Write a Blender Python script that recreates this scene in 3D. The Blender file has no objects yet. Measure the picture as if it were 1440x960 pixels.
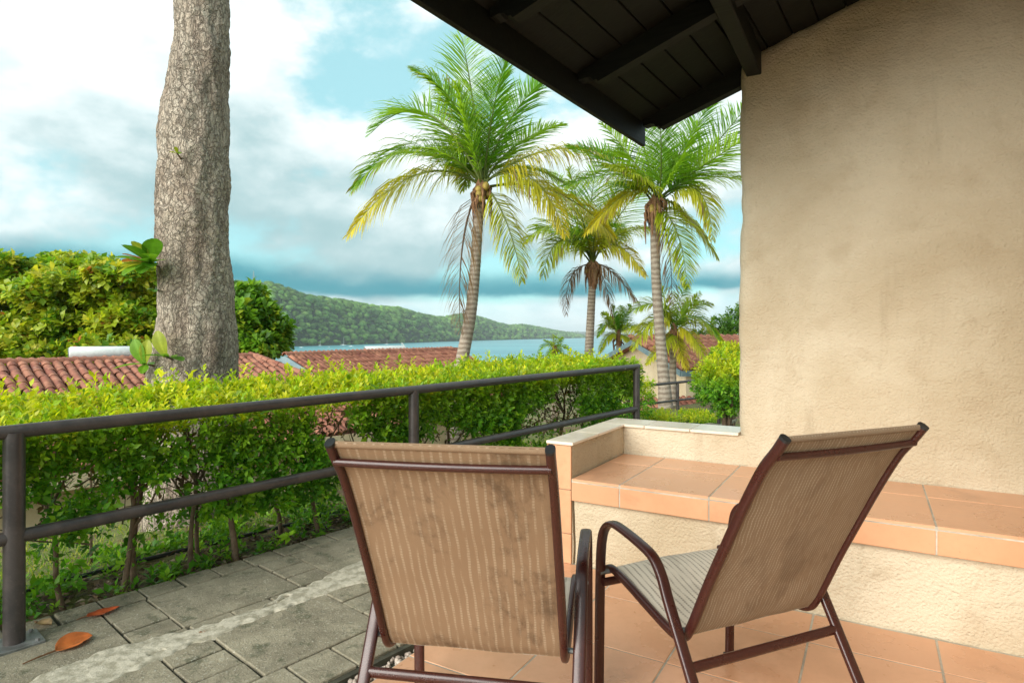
import bpy, bmesh, math, random
import numpy as np
from mathutils import Vector, Matrix, noise
R = math.radians
random.seed(7); rng = np.random.default_rng(11)
scene = bpy.context.scene
col = scene.collection

# ------------------------------------------------------------------ camera
F = 865.0; CX = 720.0; HY = 470.0; H = 1.2          # focal length in photo pixels, horizon row, eye height
cam_d = bpy.data.cameras.new('camera'); cam = bpy.data.objects.new('camera', cam_d); col.objects.link(cam)
cam.location = (0, 0, H); cam.rotation_euler = (R(90), 0, 0)
cam_d.sensor_width = 36; cam_d.lens = 36 * F / 1440; cam_d.shift_y = -(480 - HY) / 1440
cam_d.clip_start = 0.05; cam_d.clip_end = 60000
scene.camera = cam

# ------------------------------------------------------------------ sky, sun, exposure
SUN_EL, SUN_AZ = R(24), Vector((-0.66, -0.75))        # light comes in from the left, a little behind
BAND_OFF = (9.1, 4.4, 0.7); SKY_OFF = (9.1, 4.4, 0.7)
wd = bpy.data.worlds.new('World'); scene.world = wd; wd.use_nodes = True
def build_world():
    nt = wd.node_tree; N = nt.nodes; L = nt.links; N.clear()
    out = N.new('ShaderNodeOutputWorld'); bg = N.new('ShaderNodeBackground'); bg.inputs[1].default_value = 0.1
    L.new(bg.outputs[0], out.inputs[0])
    sky = N.new('ShaderNodeTexSky'); sky.sky_type = 'NISHITA'; sky.sun_disc = False
    sky.sun_elevation = SUN_EL; sky.sun_rotation = math.atan2(SUN_AZ.x, SUN_AZ.y)
    sky.air_density = 1.0; sky.dust_density = 1.0; sky.ozone_density = 1.0
    def math_(op, a, b=None, c=None):
        n = N.new('ShaderNodeMath'); n.operation = op
        for i, v in enumerate((a, b, c)):
            if v is None: continue
            if isinstance(v, (int, float)): n.inputs[i].default_value = v
            else: L.new(v, n.inputs[i])
        return n.outputs[0]
    def mix(fac, a, b, bt='MIX'):
        n = N.new('ShaderNodeMix'); n.data_type = 'RGBA'; n.blend_type = bt
        if isinstance(fac, (int, float)): n.inputs[0].default_value = fac
        else: L.new(fac, n.inputs[0])
        for i, v in ((6, a), (7, b)):
            if isinstance(v, tuple): n.inputs[i].default_value = (*v, 1)
            else: L.new(v, n.inputs[i])
        return n.outputs[2]
    def ramp(v, lo, hi):
        n = N.new('ShaderNodeMapRange'); n.interpolation_type = 'SMOOTHSTEP'
        n.inputs[1].default_value = lo; n.inputs[2].default_value = hi; L.new(v, n.inputs[0]); return n.outputs[0]
    tc = N.new('ShaderNodeTexCoord'); sp = N.new('ShaderNodeSeparateXYZ'); L.new(tc.outputs['Generated'], sp.inputs[0])
    cb = N.new('ShaderNodeVectorMath'); cb.operation = 'MULTIPLY'; cb.inputs[1].default_value = (1.0, 1.0, 1.75); L.new(tc.outputs['Generated'], cb.inputs[0])
    def nz(scale, det, rough, dist=0.0, off=(0, 0, 0)):
        m = N.new('ShaderNodeVectorMath'); m.operation = 'ADD'; m.inputs[1].default_value = off; L.new(cb.outputs[0], m.inputs[0])
        n = N.new('ShaderNodeTexNoise'); n.inputs['Scale'].default_value = scale; n.inputs['Detail'].default_value = det
        n.inputs['Roughness'].default_value = rough; n.inputs['Distortion'].default_value = dist
        L.new(m.outputs[0], n.inputs['Vector']); return n.outputs['Fac']
    O = SKY_OFF
    big = nz(2.3, 11, 0.56, 0.1, O); up = nz(2.3, 11, 0.56, 0.1, (O[0], O[1], O[2] + 0.075)); fine = nz(7.0, 8, 0.6, 0.1, (1.2, 9.2, 0.0)); wide = nz(1.3, 4, 0.5, 0, (O[0] + 4, O[1], 2.0))
    clear = mix(1.0, sky.outputs[0], (0.36, 0.95, 0.92), 'MULTIPLY')
    clear = mix(0.90, clear, (0.88, 1.50, 1.56))
    relief = math_('ADD', math_('MULTIPLY', math_('SUBTRACT', big, up), 3.4), 0.5)
    relief = math_('ADD', math_('MULTIPLY', relief, 0.62), math_('MULTIPLY', ramp(wide, 0.34, 0.66), 0.42))
    shade = ramp(math_('ADD', relief, math_('MULTIPLY', math_('SUBTRACT', fine, 0.5), 0.25)), 0.22, 0.86)
    cloud = mix(shade, (0.84, 1.27, 1.32), (2.15, 2.33, 2.33))
    base = mix(ramp(big, 0.36, 0.455), clear, cloud)
    # long flat bank of rain cloud low over the bay, bright strip of cloud beneath it
    warp = math_('ADD', sp.outputs[2], math_('MULTIPLY', math_('SUBTRACT', nz(2.6, 7, 0.55, 0, (2, 5, 0)), 0.5), 0.11))
    b1 = math_('MULTIPLY', ramp(warp, 0.064, 0.078), math_('SUBTRACT', 1.0, ramp(warp, 0.082, 0.125)))
    b1 = math_('MULTIPLY', b1, ramp(nz(1.7, 4, 0.55, 0, BAND_OFF), 0.30, 0.46))
    base = mix(math_('MULTIPLY', b1, 0.97), base, (0.03, 0.64, 0.80))
    low = math_('MULTIPLY', math_('SUBTRACT', 1.0, ramp(warp, 0.052, 0.068)), 0.75)
    base = mix(low, base, mix(ramp(fine, 0.35, 0.65), (1.35, 1.85, 1.95), (2.05, 2.28, 2.28)))
    L.new(base, bg.inputs[0])
build_world()
sun_d = bpy.data.lights.new('sun', 'SUN'); sun_d.energy = 1.1; sun_d.angle = R(48); sun_d.color = (1.0, 0.96, 0.89)
sun = bpy.data.objects.new('sun', sun_d); col.objects.link(sun); sun.location = (-6, -4, 9)
sv = Vector((SUN_AZ.x, SUN_AZ.y, 0)).normalized() * math.cos(SUN_EL) + Vector((0, 0, math.sin(SUN_EL)))
sun.rotation_euler = sv.to_track_quat('Z', 'Y').to_euler()
vs = scene.view_settings; vs.view_transform = 'Standard'; vs.look = 'None'; vs.gamma = 1; vs.use_curve_mapping = False
vs.exposure = 2.38
scene.render.resolution_x = 1024; scene.render.resolution_y = 682
scene.cycles.max_bounces = 8; scene.cycles.transparent_max_bounces = 8

# ------------------------------------------------------------------ helpers
def tag(o, label=None, cat=None, group=None, kind=None):
    if label: o['label'] = label
    if cat: o['category'] = cat
    if group: o['group'] = group
    if kind: o['kind'] = kind
    return o
ORG = {}
def thing(name, label, cat, org=(0, 0, 0), frame=None, group=None, kind=None):
    """Empty at the thing's base; org in frame coordinates, parts are given in the same frame coordinates."""
    o = bpy.data.objects.new(name, None); col.objects.link(o); o.empty_display_size = 0.1
    place(o, org, frame); ORG[o] = Vector(org)
    return tag(o, label, cat, group, kind)
FR = {None: ((0, 0), 0.0), 'patio': ((0, 0), R(-30.4)), 'path': ((-1.931, 2.386), math.atan2(.754, .657))}
def fw(frame, x, y, z=0):
    (ox, oy), a = FR[frame]; return Vector((ox + x * math.cos(a) - y * math.sin(a), oy + x * math.sin(a) + y * math.cos(a), z))
def to_frame(frame, x, y):
    (ox, oy), a = FR[frame]; x -= ox; y -= oy; return (x * math.cos(a) + y * math.sin(a), -x * math.sin(a) + y * math.cos(a))
def place(o, org, frame):
    o.location = fw(frame, *org); o.rotation_euler = (0, 0, FR[frame][1])
def W(x, y, d):                                        # photo pixel at distance d along the view axis
    return Vector(((x - CX) / F * d, d, H - (y - HY) / F * d))
def mesh_np(name, V, tris=None, quads=None, cols=None, smooth=False):
    me = bpy.data.meshes.new(name); V = np.asarray(V, dtype=np.float32)
    me.vertices.add(len(V)); me.vertices.foreach_set('co', V.ravel())
    lv, ls, n = [], [], 0
    if quads is not None and len(quads):
        q = np.asarray(quads, dtype=np.int32); lv.append(q.ravel()); ls.append(np.arange(len(q)) * 4); n = q.size
    if tris is not None and len(tris):
        t = np.asarray(tris, dtype=np.int32); lv.append(t.ravel()); ls.append(n + np.arange(len(t)) * 3)
    lv = np.concatenate(lv); ls = np.concatenate(ls).astype(np.int32)
    me.loops.add(len(lv)); me.loops.foreach_set('vertex_index', lv)
    me.polygons.add(len(ls)); me.polygons.foreach_set('loop_start', ls)
    if smooth: me.polygons.foreach_set('use_smooth', np.ones(len(ls), dtype=bool))
    if cols is not None:
        a = me.attributes.new('Col', 'FLOAT_COLOR', 'POINT')
        c = np.ones((len(V), 4), dtype=np.float32); c[:, :3] = cols; a.data.foreach_set('color', c.ravel())
    me.update(calc_edges=True); me.validate(); return me
def link(name, me, mat, parent=None, frame=None, org=None):
    o = bpy.data.objects.new(name, me); col.objects.link(o)
    if mat is not None and not me.materials:
        for m in (mat if isinstance(mat, (list, tuple)) else [mat]): me.materials.append(m)
    if parent is not None: o.parent = parent
    elif org is not None: place(o, org, frame)
    return o
class MB:
    def __init__(s): s.V = []; s.F = []; s.M = []; s.uv = None
    def add(s, V, Fc, m=0):
        b = len(s.V); s.V += [tuple(v) for v in V]; s.F += [tuple(i + b for i in f) for f in Fc]; s.M += [m] * len(Fc); return s
    def box(s, x0, x1, y0, y1, z0, z1, m=0):
        V = [(x, y, z) for z in (z0, z1) for y in (y0, y1) for x in (x0, x1)]
        return s.add(V, [(0, 2, 3, 1), (4, 5, 7, 6), (0, 1, 5, 4), (2, 6, 7, 3), (0, 4, 6, 2), (1, 3, 7, 5)], m)
    def prism(s, poly, z0, z1, m=0):
        n = len(poly); V = [(p[0], p[1], (z0(p) if callable(z0) else z0)) for p in poly] + [(p[0], p[1], (z1(p) if callable(z1) else z1)) for p in poly]
        return s.add(V, [tuple(range(n - 1, -1, -1)), tuple(range(n, 2 * n))] + [(i, (i + 1) % n, n + (i + 1) % n, n + i) for i in range(n)], m)
    def tube(s, pts, rad, n=8, cap=True, m=0):
        pts = [Vector(p) for p in pts]; k = len(pts)
        if not hasattr(rad, '__len__'): rad = [rad] * k
        V = []; ref = Vector((0, 0, 1)) if abs((pts[-1] - pts[0]).normalized().z) < .9 else Vector((1, 0, 0))
        for i, p in enumerate(pts):
            t = (pts[min(i + 1, k - 1)] - pts[max(i - 1, 0)]).normalized()
            a = t.cross(ref).normalized(); b = t.cross(a).normalized()
            V += [p + (a * math.cos(2 * math.pi * j / n) + b * math.sin(2 * math.pi * j / n)) * rad[i] for j in range(n)]
        Fc = [(i * n + j, i * n + (j + 1) % n, (i + 1) * n + (j + 1) % n, (i + 1) * n + j) for i in range(k - 1) for j in range(n)]
        if cap: Fc += [tuple(range(n - 1, -1, -1)), tuple((k - 1) * n + j for j in range(n))]
        return s.add(V, Fc, m)
    def sweep(s, prof, x0, hw, ht, n=12, p=3.0, m=0):
        """planar profile (y, z) swept with a rounded-rectangle section, hw along x, ht in the plane"""
        k = len(prof); V = []
        for i in range(k):
            a = Vector(prof[max(i - 1, 0)]); b = Vector(prof[min(i + 1, k - 1)]); t = (b - a).normalized(); nn = Vector((-t.y, t.x))
            for j in range(n):
                th = 2 * math.pi * (j + .5) / n; c, q = math.cos(th), math.sin(th)
                u = math.copysign(abs(c) ** (2 / p), c) * hw; w = math.copysign(abs(q) ** (2 / p), q) * ht
                V.append((x0 + u, prof[i][0] + nn.x * w, prof[i][1] + nn.y * w))
        Fc = [(i * n + j, i * n + (j + 1) % n, (i + 1) * n + (j + 1) % n, (i + 1) * n + j) for i in range(k - 1) for j in range(n)]
        Fc += [tuple(range(n - 1, -1, -1)), tuple((k - 1) * n + j for j in range(n))]
        return s.add(V, Fc, m)
    def build(s, name, mat, parent=None, smooth=None, bevel=0, frame=None, org=None, kind=None, seg=1):
        o_ = ORG.get(parent, Vector(org) if org is not None else Vector((0, 0, 0)))
        me = bpy.data.meshes.new(name); me.from_pydata([(v[0] - o_.x, v[1] - o_.y, v[2] - o_.z) for v in s.V], [], s.F)
        for m in (mat if isinstance(mat, (list, tuple)) else [mat]): me.materials.append(m)
        me.polygons.foreach_set('material_index', s.M)
        bm = bmesh.new(); bm.from_mesh(me)
        bmesh.ops.recalc_face_normals(bm, faces=bm.faces)
        if bevel: bmesh.ops.bevel(bm, geom=list(bm.edges), offset=bevel, segments=seg, affect='EDGES', profile=.5, clamp_overlap=True)
        bm.to_mesh(me); bm.free()
        if smooth is not None:
            me.polygons.foreach_set('use_smooth', [True] * len(me.polygons)); me.set_sharp_from_angle(angle=R(smooth))
        o = bpy.data.objects.new(name, me); col.objects.link(o)
        if parent is not None: o.parent = parent
        elif org is not None: place(o, org, frame)
        if kind: o['kind'] = kind
        return o
def catmull(P, n=6):
    P = [Vector(p) for p in P]; out = []
    for i in range(len(P) - 1):
        a = P[i - 1] if i else P[0] * 2 - P[1]; b, c = P[i], P[i + 1]; d = P[i + 2] if i + 2 < len(P) else c * 2 - b
        for k in range(n):
            t = k / n; out.append(.5 * ((2 * b) + (c - a) * t + (2 * a - 5 * b + 4 * c - d) * t * t + (3 * b - a - 3 * c + d) * t ** 3))
    out.append(P[-1]); return out
def nrm(a): return a / np.maximum(np.linalg.norm(a, axis=-1, keepdims=True), 1e-9)
def leaf_arrays(base, dirn, up, L, Wd, colr, wide=.45, fold=.3, droop=.12):
    N = len(base); dirn = nrm(dirn); side = nrm(np.cross(dirn, up)); nn = np.cross(side, dirn)
    L = np.broadcast_to(L, (N,))[:, None]; Wd = np.broadcast_to(Wd, (N,))[:, None]
    V = np.empty((N, 5, 3)); V[:, 0] = base
    V[:, 1] = base + dirn * L * wide + side * Wd / 2 + nn * fold * Wd / 2
    V[:, 2] = base + dirn * L * wide - side * Wd / 2 + nn * fold * Wd / 2
    V[:, 3] = base + dirn * L * (wide + .06); V[:, 4] = base + dirn * L - nn * droop * L
    T = np.array([(0, 3, 1), (1, 3, 4), (0, 2, 3), (2, 4, 3)])
    T = (T[None] + (np.arange(N) * 5)[:, None, None]).reshape(-1, 3)
    C = np.repeat(colr, 5, axis=0)
    return V.reshape(-1, 3), T, C
def rand_dirs(n, r=rng):
    v = r.normal(size=(n, 3)); return nrm(v)
def n3(p, s, off=0.0): return noise.noise(Vector((p[0] * s + off, p[1] * s - off, p[2] * s + 2.3 * off)))

# ------------------------------------------------------------------ materials
MATS = {}
class NB:
    def __init__(s, name):
        s.m = bpy.data.materials.new(name); s.m.use_nodes = True; s.nt = s.m.node_tree; s.N = s.nt.nodes; s.L = s.nt.links
        s.b = s.N['Principled BSDF']; s.out = s.N['Material Output']; s._tc = None; MATS[name] = s.m
    def set(s, **k):
        for a, v in k.items():
            i = s.b.inputs[a.replace('_', ' ')]
            if isinstance(v, tuple): i.default_value = (*v, 1) if len(v) == 3 else v
            elif isinstance(v, (int, float)): i.default_value = v
            else: s.L.new(v, i)
        return s
    def tc(s, k='Object'):
        if s._tc is None: s._tc = s.N.new('ShaderNodeTexCoord')
        return s._tc.outputs[k]
    def geo(s): return s.N.new('ShaderNodeNewGeometry').outputs['Position']
    def map(s, v, scale=(1, 1, 1), rot=(0, 0, 0), loc=(0, 0, 0)):
        n = s.N.new('ShaderNodeMapping'); s.L.new(v, n.inputs[0]); n.inputs['Scale'].default_value = scale
        n.inputs['Rotation'].default_value = rot; n.inputs['Location'].default_value = loc; return n.outputs[0]
    def noise(s, v, scale, det=4, rough=.55, dist=0, out='Fac'):
        n = s.N.new('ShaderNodeTexNoise'); s.L.new(v, n.inputs['Vector']); n.inputs['Scale'].default_value = scale
        n.inputs['Detail'].default_value = det; n.inputs['Roughness'].default_value = rough; n.inputs['Distortion'].default_value = dist
        return n.outputs[out]
    def voro(s, v, scale, feat='F1', out='Distance', rnd=1.0):
        n = s.N.new('ShaderNodeTexVoronoi'); n.feature = feat; s.L.new(v, n.inputs['Vector']); n.inputs['Scale'].default_value = scale
        n.inputs['Randomness'].default_value = rnd; return n.outputs[out]
    def ramp(s, v, lo, hi, a=0.0, b=1.0, smooth=True):
        n = s.N.new('ShaderNodeMapRange'); n.interpolation_type = 'SMOOTHSTEP' if smooth else 'LINEAR'; s.L.new(v, n.inputs[0])
        for i, q in enumerate((lo, hi, a, b)): n.inputs[i + 1].default_value = q
        return n.outputs[0]
    def math(s, op, a, b=None):
        n = s.N.new('ShaderNodeMath'); n.operation = op
        for i, v in enumerate((a, b)):
            if v is None: continue
            if isinstance(v, (int, float)): n.inputs[i].default_value = v
            else: s.L.new(v, n.inputs[i])
        return n.outputs[0]
    def mix(s, f, a, b, bt='MIX'):
        n = s.N.new('ShaderNodeMix'); n.data_type = 'RGBA'; n.blend_type = bt
        if isinstance(f, (int, float)): n.inputs[0].default_value = f
        else: s.L.new(f, n.inputs[0])
        for i, v in ((6, a), (7, b)):
            if isinstance(v, tuple): n.inputs[i].default_value = (*v, 1)
            else: s.L.new(v, n.inputs[i])
        return n.outputs[2]
    def bump(s, h, strength=.4, dist=.01, normal=None):
        n = s.N.new('ShaderNodeBump'); n.inputs['Strength'].default_value = strength; n.inputs['Distance'].default_value = dist
        s.L.new(h, n.inputs['Height'])
        if normal is not None: s.L.new(normal, n.inputs['Normal'])
        s.L.new(n.outputs[0], s.b.inputs['Normal']); return n.outputs[0]
    def objrand(s): return s.N.new('ShaderNodeObjectInfo').outputs['Random']
    def attr(s, name='Col'):
        n = s.N.new('ShaderNodeAttribute'); n.attribute_name = name; return n.outputs['Color']

def m_stucco():
    b = NB('stucco'); p = b.tc()
    big = b.noise(p, 1.1, 5, .6, .4); mid = b.noise(p, 5, 5, .6, .3); fine = b.noise(p, 85, 4, .6); grain = b.noise(p, 220, 2, .5)
    c = b.mix(b.ramp(big, .34, .68), (.48, .385, .255), (.61, .52, .38))
    c = b.mix(b.ramp(mid, .5, .78, 0, .45), c, (.40, .30, .185))
    c = b.mix(b.ramp(b.noise(p, 2.2, 6, .7, 1.2), .60, .72, 0, .35), c, (.35, .255, .155))
    c = b.mix(b.math('MULTIPLY', b.ramp(b.noise(b.map(p, (9, 9, .8)), 1.0, 4, .6), .56, .72, 0, .35), b.ramp(b.noise(p, .9, 3), .45, .6)), c, (.30, .225, .14))
    b.set(Base_Color=c, Roughness=.85)
    hh = b.math('ADD', b.math('MULTIPLY', fine, .7), b.math('MULTIPLY', grain, .25)); hh = b.math('ADD', hh, b.math('MULTIPLY', b.voro(p, 95, 'SMOOTH_F1'), .5)); trow = b.noise(b.map(p, (2.2, 2.2, 5.5), (0, .5, 0)), 1.6, 5, .6, 1.6); hh = b.math('ADD', hh, b.math('ADD', b.math('MULTIPLY', mid, .9), b.math('MULTIPLY', trow, 1.1)))
    b.bump(hh, .85, .011); return b.m
def m_tile(name, a, bb, rough=.27):
    b = NB(name); p = b.tc(); g = b.geo()
    r = b.objrand()
    mott = b.noise(g, 6, 5, .55, .1); f = b.noise(g, 45, 5, .6)
    c = b.mix(b.ramp(mott, .2, .8), a, bb)
    c = b.mix(b.ramp(f, .4, .85, 0, .3), c, tuple(x * .8 for x in a))
    c = b.mix(b.math('MULTIPLY', r, .6), c, tuple(min(1, x * 1.10) for x in bb)); c = b.mix(b.ramp(r, .55, 1.0, 0, .35), c, tuple(x * .82 for x in a)); c = b.mix(b.ramp(b.noise(g, 2.6, 5, .7, .3), .56, .72, 0, .4), c, tuple(x * .62 for x in a))
    sp = b.ramp(b.noise(g, 150, 2, .5), .73, .78, 0, .6); c = b.mix(sp, c, (.12, .06, .04))
    b.set(Base_Color=c, Roughness=b.ramp(mott, .2, .8, rough - .04, rough + .10), Specular_IOR_Level=.5)
    b.bump(b.math('ADD', b.math('MULTIPLY', mott, .6), b.math('MULTIPLY', f, .05)), .06, .004); return b.m
def m_plain(name, c1, c2, scale, rough=.7, bump=.3, bd=.004, metallic=0, spec=.5, geo=True, det=5):
    b = NB(name); p = b.geo() if geo else b.tc()
    n = b.noise(p, scale, det, .62, .3); n2 = b.noise(p, scale * 7, 3, .55)
    c = b.mix(b.ramp(n, .3, .7), c1, c2); c = b.mix(b.ramp(n2, .45, .8, 0, .35), c, tuple(x * .6 for x in c1))
    b.set(Base_Color=c, Roughness=rough, Metallic=metallic, Specular_IOR_Level=spec)
    if bump: b.bump(b.math('ADD', n, b.math('MULTIPLY', n2, .4)), bump, bd)
    return b.m
def m_paver():
    b = NB('paver_concrete'); g = b.geo(); r = b.objrand()
    n = b.noise(g, 5.5, 7, .68, .8); f = b.noise(g, 120, 3, .6); st = b.noise(g, 16, 5, .7, 1.0)
    c = b.mix(b.ramp(n, .3, .7), (.19, .162, .11), (.35, .305, .215))
    c = b.mix(b.math('MULTIPLY', r, .35), c, (.25, .215, .15))
    c = b.mix(b.ramp(st, .58, .72, 0, .55), c, (.42, .38, .285))
    c = b.mix(b.ramp(b.noise(g, 9, 6, .7), .53, .66, 0, .75), c, (.08, .085, .045)); c = b.mix(b.ramp(b.noise(g, 42, 4, .7), .56, .68, 0, .55), c, (.12, .105, .07)); c = b.mix(b.ramp(b.noise(g, 2.1, 4, .6), .5, .68, 0, .55), c, (.14, .13, .085))
    c = b.mix(b.ramp(f, .58, .72, 0, .8), c, (.56, .53, .44))
    b.set(Base_Color=c, Roughness=.88)
    b.bump(b.math('ADD', b.math('MULTIPLY', f, .5), b.math('MULTIPLY', st, 1.0)), .9, .007); return b.m
def m_cement():
    b = NB('cement_mortar'); g = b.geo(); n = b.noise(g, 24, 6, .65, .1); f = b.noise(g, 140, 3, .6)
    cr = b.voro(g, 9, 'DISTANCE_TO_EDGE')
    c = b.mix(b.ramp(n, .38, .62), (.33, .295, .215), (.56, .505, .40)); c = b.mix(b.math('MULTIPLY', b.ramp(cr, .0, .010, .5, 0), b.ramp(b.noise(g, 5, 3), .45, .6)), c, (.12, .10, .07))
    c = b.mix(b.ramp(f, .58, .8, 0, .4), c, (.2, .18, .14))
    b.set(Base_Color=c, Roughness=.9); b.bump(b.math('ADD', n, b.math('MULTIPLY', f, .3)), .7, .008); return b.m
def m_leaf(name, trans=.48, rough=.42, var=.5):
    b = NB(name); c = b.attr(); g = b.geo()
    c = b.mix(b.ramp(b.noise(g, 30, 3, .6), .3, .7, 0, var), c, b.mix(1.0, c, (.62, .72, .5), 'MULTIPLY'))
    b.set(Base_Color=c, Roughness=rough, Specular_IOR_Level=.4)
    t = b.N.new('ShaderNodeBsdfTranslucent'); b.L.new(b.mix(1.0, c, (1.25, 1.2, .7), 'MULTIPLY'), t.inputs[0])
    mx = b.N.new('ShaderNodeMixShader'); mx.inputs[0].default_value = trans
    b.L.new(b.b.outputs[0], mx.inputs[1]); b.L.new(t.outputs[0], mx.inputs[2]); b.L.new(mx.outputs[0], b.out.inputs[0]); return b.m
def m_bark():
    b = NB('almond_bark'); p = b.tc(); q = b.map(p, (1, 1, .5))
    w = b.noise(p, 9, 4, .65, 0, 'Color')
    mxv = b.N.new('ShaderNodeMix'); mxv.data_type = 'VECTOR'; mxv.inputs[0].default_value = .10; b.L.new(q, mxv.inputs[4]); b.L.new(w, mxv.inputs[5]); v = mxv.outputs[1]
    e = b.voro(v, 34, 'DISTANCE_TO_EDGE'); cellc = b.voro(v, 34, 'F1', 'Color'); e2 = b.voro(v, 92, 'DISTANCE_TO_EDGE')
    n = b.noise(p, 2.6, 6, .65, .6); f = b.noise(p, 70, 5, .7); fur = b.noise(b.map(p, (7, 7, 1.1)), 1.0, 5, .65, .4)
    sep = b.N.new('ShaderNodeSeparateColor'); b.L.new(cellc, sep.inputs[0])
    c = b.mix(sep.outputs[0], (.54, .445, .345), (.68, .59, .475)); c = b.mix(b.ramp(f, .4, .75, 0, .55), c, (.38, .29, .22))
    c = b.mix(b.ramp(n, .46, .62, 0, .5), c, (.33, .235, .17)); c = b.mix(b.ramp(fur, .50, .66, 0, .6), c, (.25, .18, .135))
    c = b.mix(b.ramp(e, .0, .085, .62, 0), c, (.11, .078, .058)); c = b.mix(b.ramp(e2, .0, .10, .35, 0), c, (.14, .095, .07))
    c = b.mix(b.ramp(b.noise(p, 4.5, 5, .7, .5), .62, .72, 0, .5), c, (.50, .49, .40))
    b.set(Base_Color=c, Roughness=.92)
    h = b.math('ADD', b.math('ADD', b.ramp(e, 0, .12), b.math('MULTIPLY', sep.outputs[1], .8)), b.math('ADD', b.math('MULTIPLY', f, .5), b.math('MULTIPLY', b.ramp(e2, 0, .15), .35)))
    b.bump(b.math('SUBTRACT', h, b.math('MULTIPLY', b.ramp(fur, .48, .7), 1.2)), 1.0, .014); return b.m
def m_palmtrunk():
    b = NB('palm_bark'); g = b.geo(); w = b.noise(g, 2.2, 3, .6)
    sp = b.N.new('ShaderNodeSeparateXYZ'); b.L.new(g, sp.inputs[0])
    ring = b.math('SINE', b.math('MULTIPLY', b.math('ADD', sp.outputs[2], b.math('MULTIPLY', w, .16)), 62.0))
    n = b.noise(g, 8, 5, .65); f = b.noise(b.map(g, (1, 1, .25)), 60, 3, .6)
    c = b.mix(b.ramp(ring, -.6, .7), (.22, .17, .125), (.36, .30, .235)); c = b.mix(b.ramp(n, .45, .75, 0, .55), c, (.46, .40, .33))
    c = b.mix(b.ramp(f, .5, .8, 0, .5), c, (.11, .085, .065))
    b.set(Base_Color=c, Roughness=.9); b.bump(b.math('ADD', b.math('MULTIPLY', ring, .5), f), .5, .012); return b.m
def m_rail():
    b = NB('railing_paint'); g = b.geo(); n = b.noise(g, 7, 6, .7, .5); f = b.noise(g, 90, 3, .6)
    c = b.mix(b.ramp(n, .35, .7), (.035, .030, .030), (.075, .058, .052)); c = b.mix(b.ramp(f, .55, .8, 0, .5), c, (.11, .095, .088))
    chip = b.ramp(b.noise(g, 11, 4, .6, .6), .70, .73); c = b.mix(b.math('MULTIPLY', chip, .8), c, (.45, .36, .28))
    b.set(Base_Color=c, Roughness=b.ramp(n, .3, .7, .28, .45), Specular_IOR_Level=.6); b.bump(b.math('ADD', f, b.math('MULTIPLY', chip, -2.0)), .25, .002); return b.m
def m_frame():
    b = NB('maroon_powder_coat'); g = b.geo(); f = b.noise(g, 420, 2, .6); n = b.noise(g, 12, 4, .6)
    c = b.mix(b.ramp(f, .42, .7), (.032, .007, .005), (.074, .018, .012)); c = b.mix(b.ramp(n, .5, .8, 0, .4), c, (.03, .006, .006))
    b.set(Base_Color=c, Roughness=b.ramp(n, .3, .7, .25, .4), Specular_IOR_Level=.45, Coat_Weight=.2, Coat_Roughness=.2); b.bump(f, .12, .001); return b.m
def m_sling(name, ground, thread, dark, dirt, freq=58, wob=.02):
    b = NB(name); uv = b.tc('UV'); s = b.N.new('ShaderNodeSeparateXYZ'); b.L.new(uv, s.inputs[0])
    wv = b.noise(b.map(uv, (3.0, 4.2, 1)), 1.0, 2, .5, .3); wv2 = b.noise(b.map(uv, (25, 9, 1)), 1.0, 2, .5)
    x = b.math('ADD', s.outputs[0], b.math('ADD', b.math('MULTIPLY', b.math('SUBTRACT', wv, .5), wob * 3.2), b.math('MULTIPLY', b.math('SUBTRACT', wv2, .5), .012)))
    st = b.math('SINE', b.math('MULTIPLY', x, freq * 6.2832))
    gate = b.ramp(b.noise(b.map(uv, (freq * 1.1, 9, 1)), 1.0, 3, .6), .33, .56)
    line = b.math('MULTIPLY', b.ramp(st, .35, .85), gate)
    weave = b.math('MULTIPLY', b.math('SINE', b.math('MULTIPLY', s.outputs[0], 2600.0)), b.math('SINE', b.math('MULTIPLY', s.outputs[1], 2600.0)))
    dash = b.ramp(b.math('SINE', b.math('MULTIPLY', s.outputs[1], 700.0)), -.7, .2, .45, 1.0)
    c = b.mix(b.math('MULTIPLY', line, dash), ground, thread)
    big = b.noise(b.map(uv, (5, 3.2, 1)), 1.0, 6, .7, .5); spot = b.noise(b.map(uv, (26, 22, 1)), 1.0, 5, .75)
    c = b.mix(b.ramp(b.math('ADD', b.math('MULTIPLY', big, .7), b.math('MULTIPLY', spot, .3)), .50, .66, 0, dirt), c, dark)
    c = b.mix(b.ramp(spot, .66, .74, 0, dirt), c, tuple(q * .45 for q in dark))
    c = b.mix(b.ramp(weave, -.4, .8, .22, 0), c, tuple(q * .5 for q in ground))
    b.set(Base_Color=c, Roughness=.72, Specular_IOR_Level=.25); b.bump(b.math('ADD', b.math('MULTIPLY', line, .6), b.math('MULTIPLY', weave, .5)), .35, .002)
    t = b.N.new('ShaderNodeBsdfTranslucent'); b.L.new(c, t.inputs[0]); mx = b.N.new('ShaderNodeMixShader'); mx.inputs[0].default_value = .4
    b.L.new(b.b.outputs[0], mx.inputs[1]); b.L.new(t.outputs[0], mx.inputs[2]); b.L.new(mx.outputs[0], b.out.inputs[0]); return b.m
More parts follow.
